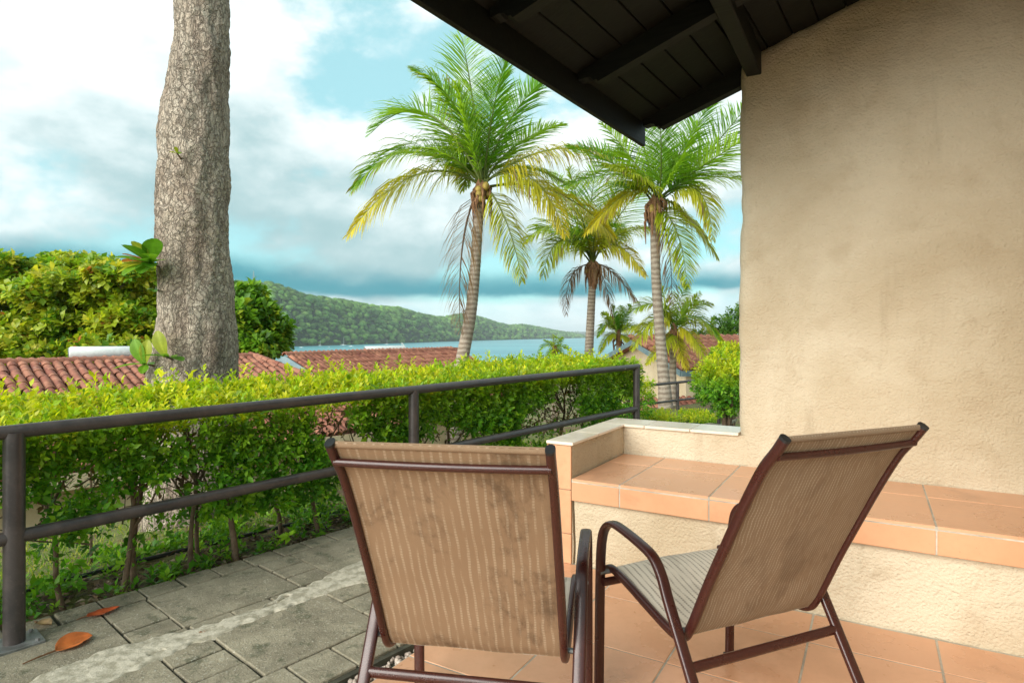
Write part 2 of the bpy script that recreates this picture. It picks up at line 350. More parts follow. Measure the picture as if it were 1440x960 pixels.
def m_rooftile():
    b = NB('clay_roof_tile'); g = b.geo(); r = b.objrand(); n = b.noise(g, 3.5, 5, .65, .4); f = b.noise(g, 22, 4, .65)
    cell = b.voro(g, 4.6, 'F1', 'Color'); sep = b.N.new('ShaderNodeSeparateColor'); b.L.new(cell, sep.inputs[0])
    k = b.math('FRACT', b.math('ADD', b.math('MULTIPLY', r, 1.0), sep.outputs[0]))
    c = b.mix(k, (.27, .092, .058), (.43, .185, .112)); c = b.mix(b.ramp(n, .48, .7, 0, .75), c, (.18, .06, .045))
    c = b.mix(b.ramp(f, .52, .75, 0, .65), c, (.10, .05, .04)); c = b.mix(b.ramp(b.noise(g, 9, 3, .6), .62, .75, 0, .35), c, (.58, .36, .26))
    b.set(Base_Color=c, Roughness=.8); b.bump(f, .4, .01); return b.m
def m_wood():
    b = NB('dark_stained_wood'); p = b.tc(); n = b.noise(b.map(p, (3, 40, 40)), 1.5, 5, .65, .5); g = b.noise(p, 2.5, 4, .6)
    c = b.mix(b.ramp(n, .3, .75), (.0035, .004, .003), (.010, .0115, .008)); c = b.mix(b.ramp(g, .5, .8, 0, .5), c, (.010, .013, .009))
    b.set(Base_Color=c, Roughness=.6, Specular_IOR_Level=.3); b.bump(n, .3, .003); return b.m
def m_water():
    b = NB('sea_water'); g = b.geo(); w1 = b.noise(b.map(g, (.02, .05, .03)), 1.0, 6, .65, .4); w2 = b.noise(b.map(g, (.002, .006, .01)), 1.0, 4, .6)
    c = b.mix(b.ramp(w2, .35, .65), (.055, .26, .31), (.10, .36, .40)); b.set(Base_Color=c, Roughness=.32, Specular_IOR_Level=.5, IOR=1.33)
    b.bump(w1, .5, 1.2); return b.m
def m_forest():
    b = NB('forest_canopy'); c = b.attr(); g = b.geo(); n = b.noise(g, .16, 5, .7, .3)
    c = b.mix(b.ramp(n, .35, .7), b.mix(1.0, c, (.45, .55, .55), 'MULTIPLY'), c); b.set(Base_Color=c, Roughness=.9, Specular_IOR_Level=.1)
    b.bump(n, 1.0, 4.0); return b.m
def m_ground():
    b = NB('ground_soil_grass'); g = b.geo(); n = b.noise(g, 1.3, 6, .65, .6); f = b.noise(g, 26, 5, .7); n2 = b.noise(g, 5, 5, .65)
    grass = b.mix(b.ramp(f, .35, .7), (.10, .125, .028), (.24, .24, .07)); soil = b.mix(b.ramp(f, .35, .7), (.12, .065, .036), (.26, .16, .09))
    c = b.mix(b.ramp(b.math('ADD', b.math('MULTIPLY', n, .6), b.math('MULTIPLY', n2, .4)), .46, .56), grass, soil)
    b.set(Base_Color=c, Roughness=.95); b.bump(b.math('ADD', f, n2), .8, .03); return b.m
STUCCO = m_stucco(); TILE = m_tile('terracotta_tile', (.54, .265, .14), (.68, .375, .22)); TILE_C = m_tile('glare_pale_coping_tile', (.72, .58, .45), (.80, .70, .58), .16); PAVER = m_paver(); CEMENT = m_cement()  # coping tile has the white sky glare painted into its pale base colour
TILE_E = m_tile('terracotta_edge_tile', (.50, .24, .115), (.62, .325, .175), .5)
GROUT = m_plain('grout', (.30, .26, .20), (.54, .50, .41), 5, .9); JOINT = m_plain('path_joint_earth', (.03, .028, .018), (.075, .07, .045), 12, .95, .6, .008)
LEAF = m_leaf('leaf_blade'); FROND = m_leaf('palm_leaflet', .48, .38, .3); BARK = m_bark(); PALMB = m_palmtrunk(); RAIL = m_rail(); FRAME = m_frame()
SL_L = m_sling('sling_worn', (.44, .285, .17), (.63, .47, .32), (.075, .042, .022), .6, 46, .003)
SL_R = m_sling('sling_clean', (.41, .285, .185), (.64, .53, .395), (.14, .08, .04), .3, 92, .024)
SL_S = m_sling('sling_seat_sky_pale', (.90, .85, .74), (.40, .35, .28), (.33, .28, .21), .3, 46, .01)  # paler front face, lightened further to carry the sky's brightness in its colour
CLAY = m_rooftile(); WOOD = m_wood(); WATER = m_water(); FOREST = m_forest(); GROUND = m_ground()
CREAM = m_plain('cream_plaster', (.60, .47, .29), (.72, .60, .41), 2, .85, .3, .01); WHITE = m_plain('white_paint', (.62, .66, .66), (.80, .82, .80), 3, .45, .05)
BLUEG = m_plain('blue_grey_paint', (.14, .22, .25), (.22, .31, .33), 3, .6, .1); STEM = m_plain('shrub_stem', (.10, .062, .036), (.20, .135, .085), 20, .9, .5, .004)
LITTER = m_leaf('dry_leaf', .1, .7); GRAVEL = m_plain('gravel_stone', (.33, .26, .21), (.55, .46, .39), 30, .85, .3); BLACKP = m_plain('black_plastic', (.012, .012, .012), (.03, .03, .03), 20, .5, .1)
STEEL = m_plain('galvanised_plate', (.16, .16, .15), (.30, .30, .29), 25, .5, .2, .002, .5); NUT = m_plain('coconut_husk', (.30, .22, .04), (.50, .34, .07), 12, .6, .2)
FIBRE = m_plain('palm_fibre', (.16, .075, .035), (.32, .17, .085), 14, .9, .6, .01); CAPM = m_plain('black_end_cap', (.01, .01, .01), (.02, .02, .02), 30, .45, .05)

# ================================================================== THE SETTING
def ground_z(x, y):
    s, yy = to_frame('path', x, y)
    base = -.045 + .0131 * max(-1.0, min(6.0, s))
    f1 = np.interp(yy, [.6, 2.8, 5.0, 9, 30], [0, -.26, -2.6, -2.8, -3.6])
    f2 = np.interp(y, [5.5, 7.5, 12.0, 13.2, 25, 420, 800], [0, -.16, -.17, -2.2, -3.6, -26, -45])
    return float(base + min(f1, f2))
def graded(a, b, near, step, grow):
    out = [0.0]; st = step
    while out[-1] < b:
        out.append(out[-1] + st)
        if out[-1] > near: st *= grow
    neg = [0.0]; st = step
    while neg[-1] < -a:
        neg.append(neg[-1] + st)
        if neg[-1] > near: st *= grow
    return np.array(sorted([-q for q in neg[1:]] + out))
gx = graded(-700, 700, 9, .3, 1.25); gy = graded(-40, 700, 15, .3, 1.25)
GV = [(x, y, ground_z(x, y) + (.015 * n3((x, y, 0), 2.0) if abs(x) < 12 and y < 16 else 0)) for y in gy for x in gx]
nx = len(gx); GQ = [(j * nx + i, j * nx + i + 1, (j + 1) * nx + i + 1, (j + 1) * nx + i) for j in range(len(gy) - 1) for i in range(nx - 1)]
tag(link('ground', mesh_np('ground', GV, quads=GQ, smooth=True), GROUND), 'sloping ground of grass and bare soil behind the hedge', 'ground', kind='structure')
SEA = -25.0
wx = np.array([-14000, -9000, -4000, -2000, -800, 0, 800, 2000, 4000, 9000, 14000.]); wy = np.array([200, 400, 600, 1000, 2000, 4000, 8000, 13000, 20000.])
tag(link('sea', mesh_np('sea', [(x, y, SEA) for y in wy for x in wx], quads=[(j * 11 + i, j * 11 + i + 1, (j + 1) * 11 + i + 1, (j + 1) * 11 + i) for j in range(8) for i in range(10)]), WATER),
    'calm turquoise bay water stretching to the horizon', 'sea', kind='structure')

# ---- forested headland across the bay
def headland(name, label, xs, ridge, shore, deep=1.2, n_tree=5200, seed=3, flab=''):
    r = np.random.default_rng(seed); X = np.linspace(xs[0][0], xs[-1][0], 150)
    ry = np.interp(X, [q[0] for q in xs], [q[1] for q in xs]); sy = np.interp(X, [q[0] for q in shore], [q[1] for q in shore])
    D = (H - SEA) * F / (sy - HY); Hh = (HY - ry) / F * D * deep + H - SEA
    K = 26; ks = np.linspace(0, 1.7, K)
    def surf(i, k):
        d = D[i] * (1 + (deep - 1) * k); prof = math.sin(min(k, 1) * math.pi / 2) ** .85 if k <= 1 else max(0., 1 - (k - 1) * 1.1)
        z = SEA - 2 + (Hh[i] + 2) * prof
        z += (noise.noise(Vector((X[i] * .02, k * 2.2, seed))) * 9 + noise.noise(Vector((X[i] * .055, k * 4, seed))) * 5) * math.sin(min(k, 1) * math.pi) * min(1, Hh[i] / 60)
        return ((X[i] - CX) / F * d, d, z)
    V = [surf(i, k) for k in ks for i in range(150)]
    Q = [(j * 150 + i, j * 150 + i + 1, (j + 1) * 150 + i + 1, (j + 1) * 150 + i) for j in range(K - 1) for i in range(149)]
    C = np.tile([.035, .075, .03], (len(V), 1))
    hl = tag(link(name, mesh_np(name, V, quads=Q, cols=C, smooth=True), FOREST), label, 'hill', kind='structure')
    bm = bmesh.new(); bmesh.ops.create_icosphere(bm, subdivisions=2, radius=1); iv = np.array([v.co[:] for v in bm.verts]); it = np.array([[v.index for v in f.verts] for f in bm.faces]); bm.free()
    variants = []
    for q in range(7):
        variants.append(iv * (1 + .30 * np.array([noise.noise(Vector(v) * 1.9 + Vector((q * 7, 3, 1))) for v in iv])[:, None]) * [1, 1, .8])
    PV, PC = [], []
    for q in range(n_tree):
        fi = r.uniform(0, 148.9); i = int(fi); k = r.uniform(0, 1) ** .9 * 1.02
        a, b_ = np.array(surf(i, k)), np.array(surf(i + 1, k)); p = a + (b_ - a) * (fi - i)
        if p[2] < SEA + 1: p[2] = SEA + 1
        rad = np.clip(p[1] * (1.5 + 4.3 * r.random() ** 1.8) / F, 2.6, 11)
        PV.append(variants[q % 7] * rad * r.uniform(.85, 1.2, 3) + p + [0, 0, rad * .35])
        t = np.clip(r.uniform(-.1, 1.1) * .6 + .45 * (.5 + 1.2 * noise.noise(Vector((p[0] * .006, p[1] * .006, p[2] * .02)))), 0, 1); c = np.array([.08, .20, .05]) * (1 - t) + np.array([.22, .38, .08]) * t; c *= r.uniform(.5, 1.3); c = c * (1 - .3 * (r.random() < .06)) + np.array([.20, .17, .06]) * (.5 * (r.random() < .05))
        PC.append(np.tile(c, (len(iv), 1)))
    T = (it[None] + (np.arange(n_tree) * len(iv))[:, None, None]).reshape(-1, 3)
    tag(link('forest', mesh_np('forest', np.concatenate(PV), tris=T, cols=np.concatenate(PC), smooth=True), FOREST), flab, 'forest', kind='stuff')
    return surf
RID = [(60, 412), (200, 408), (300, 401), (345, 399), (380, 401), (400, 408), (430, 419), (480, 426), (530, 434), (560, 436), (598, 446), (622, 449), (645, 444), (668, 446), (694, 454), (716, 459), (736, 458), (756, 461), (782, 466), (822, 472)]
SHO = [(60, 489), (330, 488), (400, 487.5), (500, 484.5), (600, 481), (700, 478), (822, 475)]
hsurf = headland('hill', 'long green headland falling towards the water across the bay', RID, RID, SHO, 1.2, 5600, 3, 'dense tropical forest covering the long headland')
headland('far_shore', 'low faint strip of land on the horizon', [(770, 470), (800, 466.5), (860, 466), (930, 467), (1000, 464), (1060, 462), (1100, 466)], None, [(770, 472.6), (1100, 472.6)], 1.1, 240, 5, 'thin line of trees along the far shore')

# ---- radio mast on the hill, boats
mp = Vector(hsurf(int((358 - 60) / (822 - 60) * 149), .97)); mast = thing('radio_mast', 'thin lattice radio mast on top of the headland', 'mast', mp)
m = MB()
for a in range(3): MB().tube([mp + Vector((3.0 * math.cos(a * 2.1), 3.0 * math.sin(a * 2.1), -3)), mp + Vector((.3 * math.cos(a * 2.1), .3 * math.sin(a * 2.1), 33))], .32, 5).build('lattice_leg', STEEL, mast)
m = MB()
for q in range(9):
    z = q * 3.6; rr = 3.0 - q * .3
    P = [mp + Vector((rr * math.cos(a * 2.1), rr * math.sin(a * 2.1), z)) for a in range(3)]
    for a in range(3): m.tube([P[a], P[(a + 1) % 3] + Vector((0, 0, 3.0))], .16, 4)
m.build('bracing', STEEL, mast, kind='stuff')
def boat(px, py, L, lab, mastH=None, colr=WHITE):
    d = (H - SEA) * F / (py - HY); p = Vector(((px - CX) / F * d, d, SEA)); b = thing('sailing_boat' if mastH else 'motor_boat', lab, 'boat', p, group='boats moored in the bay')
    m = MB(); n = 9; V = []
    for i in range(n):
        u = -1 + 2 * i / (n - 1); w = L * .15 * (1 - max(0, u) ** 2.2) ** .7 * (1 if u > -.9 else .85); sh = L * (.09 + .035 * u * u)
        V += [(p.x + u * L / 2, p.y - w, p.z + sh), (p.x + u * L / 2 * .92, p.y - w * .5, p.z - L * .03), (p.x + u * L / 2 * .92, p.y + w * .5, p.z - L * .03), (p.x + u * L / 2, p.y + w, p.z + sh)]
    Fc = [(i * 4 + j, i * 4 + (j + 1) % 4, i * 4 + 4 + (j + 1) % 4, i * 4 + 4 + j) for i in range(n - 1) for j in range(4)] + [(0, 1, 2, 3), ((n - 1) * 4 + 3, (n - 1) * 4 + 2, (n - 1) * 4 + 1, (n - 1) * 4)]
    m.add(V, Fc); m.build('hull', colr, b, smooth=40)
    MB().box(p.x - L * .2, p.x + L * .16, p.y - L * .07, p.y + L * .07, p.z + L * .08, p.z + L * .17).build('cabin', WHITE, b, bevel=L * .02)
    if mastH:
        MB().tube([p + Vector((L * .06, 0, L * .05)), p + Vector((L * .06, 0, mastH))], [.22, .14], 6).build('mast', WHITE, b)
        MB().tube([p + Vector((L * .06, 0, L * .26)), p + Vector((-L * .32, 0, L * .25))], .2, 6).build('boom', WHITE, b)
boat(483, 485.6, 13, 'tallest white sailing boat with a bare mast off the headland', 21); boat(450, 486.2, 9, 'smaller sailing boat with a short mast moored beside the taller one', 12)
boat(544, 484.4, 10, 'lone sailing boat moored beyond the white roof tank', 12); boat(494, 487.2, 10, 'white motor boat lying nearest the tallest sailing boat')
boat(424, 488.6, 8, 'small motor boat close to the green almond tree'); boat(664, 478.0, 14, 'white motor boat far out under the headland')
boat(463, 488.4, 7, 'low dark motor boat between the moored sailing boats', None, BLUEG)

# ================================================================== PATIO
TX = [-1.5, -1.09, -.655, -.22, .215, .60]; TY = [-1.69, -1.255, -.82, -.385, .05, .485, .92, 1.355, 1.79, 2.225, 2.66, 2.935]
fl = MB().box(-1.5, .75, -1.7, 3.0, -.14, -.0022).build('patio_floor', GROUT, org=(0, 0, 0), frame='patio', bevel=.002)
tag(fl, 'terracotta tiled patio floor', 'floor', kind='structure')
def chamfer_tile(w, d, h, name, mat, bev=.0025): return MB().box(-w / 2, w / 2, -d / 2, d / 2, -h, 0).build(name, mat, bevel=bev)
cache = {}
def put_tile(parent, name, x0, x1, y0, y1, ztop, th=.012, gap=.007, mat=None, org=Vector((0, 0, 0)), rot=None, centre=None):
    w, d = round(x1 - x0 - gap, 4), round(y1 - y0 - gap, 4); k = (w, d, th, mat.name)
    if k not in cache:
        cache[k] = MB().box(-w / 2, w / 2, -d / 2, d / 2, -th, 0).build(name, mat, bevel=.0022); o = cache[k]
    else:
        o = cache[k].copy(); o.name = name; col.objects.link(o)
    o.parent = parent; o.location = (centre if centre is not None else Vector(((x0 + x1) / 2, (y0 + y1) / 2, ztop))) - org
    o.rotation_euler = rot if rot else (random.uniform(-.0014, .0014), random.uniform(-.0014, .0014), 0); return o
for i in range(len(TX) - 1):
    for j in range(len(TY) - 1): put_tile(fl, 'floor_tile', TX[i], TX[i + 1], TY[j], TY[j + 1], random.uniform(-.0006, .0006), mat=TILE)

# roof plane (underside of the boards)
RA = Vector((-.544, 3.7, 2.795)); RBv = Vector((.472, 0, .159)); REd = Vector((math.sin(R(4.3)), math.cos(R(4.3)), 0)); RN = RBv.cross(REd).normalized()
def roof_z(x, y): return RA.z - (RN.x * (x - RA.x) + RN.y * (y - RA.y)) / RN.z

def stucco_block(mb, x0, x1, y0, y1, z0, z1, res, top=None, amp=.006, rnd=.012):
    """box of displaced grids; z1 may follow a roof"""
    ax = [np.linspace(x0, x1, max(2, int((x1 - x0) / res) + 2)), np.linspace(y0, y1, max(2, int((y1 - y0) / res) + 2)), np.linspace(z0, z1, max(2, int((z1 - z0) / res) + 2))]
    idx = {}
    c = Vector(((x0 + x1) / 2, (y0 + y1) / 2, (z0 + z1) / 2)); h = Vector(((x1 - x0) / 2, (y1 - y0) / 2, (z1 - z0) / 2))
    V = []; Fc = []
    def vid(p):
        k = (round(p[0], 4), round(p[1], 4), round(p[2], 4))
        if k in idx: return idx[k]
        q = Vector(p)
        # soften the arrises
        e = sum(1 for a in range(3) if abs(abs(q[a] - c[a]) - h[a]) < 1e-5)
        if e >= 2: q = q + (c - q).normalized() * 0 + Vector([-(math.copysign(rnd * .35, q[a] - c[a])) if abs(abs(q[a] - c[a]) - h[a]) < 1e-5 else 0 for a in range(3)])
        d = noise.noise_vector(Vector(p) * 2.1) * amp * 1.6 + noise.noise_vector(Vector(p) * 9.0) * amp * .85
        if abs(p[2] - z0) < 1e-6: d.z = 0
        q = q + d
        if top: q.z = z0 + (q.z - z0) / (z1 - z0) * (top(p[0], p[1]) - z0)
        idx[k] = len(V); V.append(q); return idx[k]
    for a in range(3):
        u, v = (a + 1) % 3, (a + 2) % 3
        for sgn, w in ((-1, ax[a][0]), (1, ax[a][-1])):
            for i in range(len(ax[u]) - 1):
                for j in range(len(ax[v]) - 1):
                    q = []
                    for di, dj in ((0, 0), (1, 0), (1, 1), (0, 1)):
                        p = [0, 0, 0]; p[a] = w; p[u] = ax[u][i + di]; p[v] = ax[v][j + dj]; q.append(vid(p))
                    Fc.append(tuple(q) if sgn > 0 else tuple(reversed(q)))
    mb.add(V, Fc); return mb
# house wall with its return towards the viewer
hw = thing('house_wall', 'tall rough cream stucco house wall behind the bench', 'wall', (-.66, 3.7, -.1), 'patio')
m = MB(); stucco_block(m, -.66, .78, 3.70, 3.92, -.1, 3.0, .045, top=lambda x, y: roof_z(x, y) + .012, amp=.011, rnd=.05); m.build('wall_face', STUCCO, hw, smooth=60)
m = MB(); stucco_block(m, .615, .80, .95, 3.705, -.1, 3.0, .09, top=lambda x, y: roof_z(x, y) + .012, amp=.006); m.build('side_wall', STUCCO, hw, smooth=60)

# built-in bench
BZ = .45; BF = 2.92
bench = thing('built_in_bench', 'built-in masonry bench with terracotta tiled seat along the stucco wall', 'bench', (-1.36, BF, 0), 'patio'); bo = ORG[bench]
m = MB(); stucco_block(m, -1.352, .612, 2.945, 3.70, -.02, BZ - .016, .05, amp=.005); m.build('base', STUCCO, bench, smooth=60)
m = MB().box(-1.352, .614, 2.9172, 3.70, BZ - .112, BZ - .0022); m.build('tile_bed', GROUT, bench)
for i in range(len(TX) - 1):
    x0 = max(TX[i], -1.355); x1 = TX[i + 1] + (.012 if i == 4 else 0)
    for y0, y1 in ((BF - .0065, 3.42), (3.42, 3.70)): put_tile(bench, 'seat_tile', x0, x1, y0, y1, BZ, .014, mat=TILE, org=bo)
    # front edge tiles stand upright
    w = x1 - x0 - .006; k = ('edge', round(w, 4))
    if k not in cache: cache[k] = MB().box(-w / 2, w / 2, -.006, .006, -.0475, .0475).build('edge_tile', TILE_E, bevel=.0022); o = cache[k]
    else: o = cache[k].copy(); o.name = 'edge_tile'; col.objects.link(o)
    o.parent = bench; o.location = Vector(((x0 + x1) / 2, BF + .001, BZ - .0655)) - bo

# low parapet round two sides of the bench, with tiled coping and tiled end pier
PZ = .635
par = thing('parapet_wall', 'low stucco parapet with tiled coping closing the bench end', 'wall', (-1.5, 2.94, 0), 'patio'); po = ORG[par]
m = MB(); stucco_block(m, -1.497, -1.358, 2.945, 3.95, -.12, PZ - .014, .05, amp=.005, rnd=.006); m.build('side_leaf', STUCCO, par, smooth=60)
m = MB(); stucco_block(m, -1.36, -.58, 3.707, 3.948, -.12, PZ - .014, .05, amp=.005, rnd=.006); m.build('back_leaf', STUCCO, par, smooth=60)
for (x0, x1, y0, y1) in ((-1.508, -1.348, 2.925, 3.28), (-1.508, -1.348, 3.28, 3.69)):
    put_tile(par, 'coping_tile', x0, x1, y0, y1, PZ, .016, .004, TILE_C, po)
for (x0, x1) in ((-1.508, -1.22), (-1.22, -.94), (-.94, -.663)):
    put_tile(par, 'coping_tile', x0, x1, 3.69, 3.962, PZ, .016, .004, TILE_C, po)
for z0, z1 in ((-.002, .155), (.155, .385), (.385, PZ - .019)):
    o = MB().box(-1.503, -1.362, 2.930, 2.944, z0 + .002, z1 - .002).build('pier_tile', TILE_E, par, bevel=.002)
MB().box(-1.49, -1.37, 2.94, 2.95, -.1, PZ - .03).build('pier_grout', GROUT, par)

# roof: boards, rafters, fascia, beam
EAVE0 = Vector((-1.434, 1.76, 0))
def eave_x(y): return EAVE0.x + (y - EAVE0.y) * math.tan(R(4.3))
roof = thing('porch_roof', 'dark timber porch roof with exposed rafters over the patio', 'roof', (-.6, 3.7, 2.78), 'patio')
YF, YB = 3.84, 1.0  # unseen near end cut back, like the side wall, to let sun in
pitch_u = Vector((RBv.x, 0, RBv.z)).normalized()
nb = 17; bw = .135
for k in range(nb):
    o0 = k * bw; m = MB(); V = []
    for y in (YB, YF):
        for off in (o0 + .004, o0 + bw - .004):
            x = eave_x(y) + .012 + off * pitch_u.x; z = roof_z(x, y)
            V += [(x, y, z), (x, y, z + .016)]
    m.add(V, [(0, 2, 6, 4), (1, 5, 7, 3), (0, 4, 5, 1), (2, 3, 7, 6), (0, 1, 3, 2), (4, 6, 7, 5)]); m.build('ceiling_board', WOOD, roof, bevel=.003)
V = []
for y in (YB, YF + .01):
    for x in (eave_x(y) - .06, .86): V += [(x, y, roof_z(x, y) + .0175), (x, y, roof_z(x, y) + .09)]
MB().add(V, [(0, 2, 6, 4), (1, 5, 7, 3), (0, 4, 5, 1), (2, 3, 7, 6), (0, 1, 3, 2), (4, 6, 7, 5)]).build('roof_deck', WOOD, roof)
def rafter(yc, x1=.62, dep=.105, wid=.065):
    # side outline with a shaped (ogee) tail near the fascia
    xe = eave_x(yc) + .028; P = []
    tail = [(0, .038), (.02, .046), (.045, .048), (.07, .062), (.085, .085), (.10, .088), (.112, dep)]
    for dx, dz in tail: P.append((xe + dx, roof_z(xe + dx, yc) - dz))
    P += [(x1, roof_z(x1, yc) - dep), (x1, roof_z(x1, yc) - .001), (xe, roof_z(xe, yc) - .001)]
    n = len(P); V = [(p[0], yc - wid / 2, p[1]) for p in P] + [(p[0], yc + wid / 2, p[1]) for p in P]
    MB().add(V, [tuple(range(n)), tuple(range(2 * n - 1, n - 1, -1))] + [(i, n + i, n + (i + 1) % n, (i + 1) % n) for i in range(n)]).build('rafter', WOOD, roof)
for q in range(3): rafter(2.95 - .76 * q)
rafter(3.80, x1=-.63)
V = []
for y in (YB, 3.85):
    x = eave_x(y); zt = roof_z(x, y) + .03
    V += [(x - .014, y, zt - .165), (x + .014, y, zt - .165), (x + .014, y, zt), (x - .014, y, zt)]
MB().add(V, [(0, 1, 5, 4), (1, 2, 6, 5), (2, 3, 7, 6), (3, 0, 4, 7), (0, 3, 2, 1), (4, 5, 6, 7)]).build('fascia_board', WOOD, roof, bevel=.003)
MB().box(-.622, -.542, YB, 3.72, 2.665, 2.80).build('beam', WOOD, roof, bevel=.006)

# ================================================================== PATH
def clip(poly, f):
    out = []
    for i in range(len(poly)):
        a, b = poly[i], poly[(i + 1) % len(poly)]; fa, fb = f(a), f(b)
        if fa >= 0: out.append(a)
        if fa * fb < 0: t = fa / (fa - fb); out.append((a[0] + (b[0] - a[0]) * t, a[1] + (b[1] - a[1]) * t))
    return out
def patio_gap(p):                                       # path point -> positive outside the patio edge
    w = fw('path', p[0], p[1]); X, Y = to_frame('patio', w.x, w.y)
    return -1.535 - X
pz = lambda p: .0131 * p[0]
base = clip([(-2.2, .21), (-2.2, -1.17), (7.0, -1.17), (7.0, .21)], patio_gap)
path = MB().prism(base[::-1], lambda p: pz(p) - .16, lambda p: pz(p) - .012).build('path', JOINT, org=(0, 0, 0), frame='path'); tag(path, 'concrete paver walkway beside the railing', 'path', kind='structure')
rects = []
s = -2.15
while s < 6.9: rects.append((s, s + .165, -.2, -.055)); s += .165
s = -2.1
while s < 6.9: rects.append((s, s + .18, .955, 1.15)); s += .18
s = -2.13
while s < 6.9: rects.append((s, s + .175, .365, .52)); s += .175
k = -4
while .48 + .7 * k < 6.9:
    a = .48 + .7 * k; rects.append((a, a + .52, -.055, .365))
    for t0, t1 in ((-.055, .09), (.09, .225), (.225, .365)): rects.append((a + .52, a + .70, t0, t1))
    a = .52 + .7 * k; rects.append((a, a + .51, .52, .955))
    for t0, t1 in ((.52, .66), (.66, .81), (.81, .955)): rects.append((a + .51, a + .70, t0, t1))
    k += 1
for (s0, s1, t0, t1) in rects:
    g = .005; P = clip([(s0 + g, -t1 + g), (s1 - g, -t1 + g), (s1 - g, -t0 - g), (s0 + g, -t0 - g)], patio_gap)
    if len(P) < 3: continue
    ar = abs(sum(P[i][0] * P[(i + 1) % len(P)][1] - P[(i + 1) % len(P)][0] * P[i][1] for i in range(len(P)))) / 2
    if ar < .003: continue
    P = [(x + random.uniform(-.003, .003), y + random.uniform(-.003, .003)) for x, y in P]
    cx, cy = sum(p[0] for p in P) / len(P), sum(p[1] for p in P) / len(P); tx, ty, tz = random.uniform(-.006, .006), random.uniform(-.008, .008), random.uniform(-.002, .002)
    m = MB().prism(P, lambda p: -.03, lambda p: tz + tx * (p[0] - cx) + ty * (p[1] - cy)); m.V = [(a - cx, b - cy, c) for a, b, c in m.V]
    o = m.build('paver', PAVER, bevel=.0035); o.parent = path; o.location = (cx, cy, pz((cx, 0))); o.rotation_euler = (0, -.0131, 0)
# old cement repair running along the path
cl = catmull([(-1.2, -.62, 0), (-.4, -.58, 0), (0, -.50, 0), (.2, -.45, 0), (.36, -.46, 0), (.51, -.48, 0), (.82, -.47, 0), (1.23, -.44, 0), (1.7, -.40, 0), (2.4, -.37, 0), (3.6, -.36, 0), (5.4, -.36, 0)], 40)
V = []; Q = []; n = 17
for i, p in enumerate(cl):
    hwid = .088 + .034 * math.sin(p.x * 5 + 1) + (.05 if p.x < .3 else 0) * min(1, (.3 - p.x) * 3)
    e0 = .035 * noise.noise(Vector((p.x * 6, 1, 0))) + .024 * noise.noise(Vector((p.x * 21, 5, 0))); e1 = .04 * noise.noise(Vector((p.x * 6, 9, 0))) + .024 * noise.noise(Vector((p.x * 23, 15, 0)))
    for j in range(n):
        u = -1 + 2 * j / (n - 1); off = u * hwid + (e0 if u < 0 else e1) * abs(u)
        hgt = .0062 * (1 - abs(u) ** 6) + .0035 * noise.noise(Vector((p.x * 9, u * 2, 3))) + .002 * noise.noise(Vector((p.x * 40, u * 9, 3)))
        if noise.noise(Vector((p.x * 3.1, u * 1.1, 8))) > .30 and abs(u) < .75: hgt -= .012
        V.append((p.x, p.y + off, pz((p.x, 0)) + (hgt if abs(u) < .99 else -.006)))
for i in range(len(cl) - 1):
    for j in range(n - 1): Q.append((i * n + j, (i + 1) * n + j, (i + 1) * n + j + 1, i * n + j + 1))
o = link('cement_patch', mesh_np('cement_patch', V, quads=[q[::-1] for q in Q], smooth=True), CEMENT, path); o['label'] = 'pale cracked cement repair running along the pavers'
# gravel wedge between path and patio
bm = bmesh.new(); bmesh.ops.create_icosphere(bm, subdivisions=1, radius=1); iv = np.array([v.co[:] for v in bm.verts]); it = np.array([[v.index for v in f.verts] for f in bm.faces]); bm.free()
PV = []; cnt = 0; MBg = MB().box(-1.56, -1.498, -1.2, 3.0, -.14, -.035)
while cnt < 2600:
    Y = random.uniform(-.6, 2.5); X = random.uniform(-1.9, -1.502); w_ = fw('patio', X, Y); s_, y_ = to_frame('path', w_.x, w_.y)
    if y_ > -1.165 or s_ < -1: continue
    rr = random.uniform(.005, .013); PV.append(iv * rr * rng.uniform(.6, 1.2, 3) @ np.array(Matrix.Rotation(random.uniform(0, 6), 3, 'Z')) + np.array([X, Y, -.022 + random.uniform(-.006, .008)])); cnt += 1
T = (it[None] + (np.arange(cnt) * len(iv))[:, None, None]).reshape(-1, 3)
o = link('gravel', mesh_np('gravel', np.concatenate(PV), tris=T), GRAVEL, None, 'patio', (0, 0, 0)); tag(o, 'pale gravel filling the gap between path and patio', 'gravel', kind='stuff')
GB = clip(clip([(-2.3, -1.7), (-1.502, -1.7), (-1.502, 2.6), (-2.3, 2.6)], lambda p: 1), lambda p: -1.162 - to_frame('path', *fw('patio', p[0], p[1])[:2])[1])
o = MB().prism(GB, -.13, -.026).build('gravel_bed', JOINT, org=(0, 0, 0), frame='patio'); tag(o, 'earth bed beneath the gravel strip', 'ground', kind='structure')

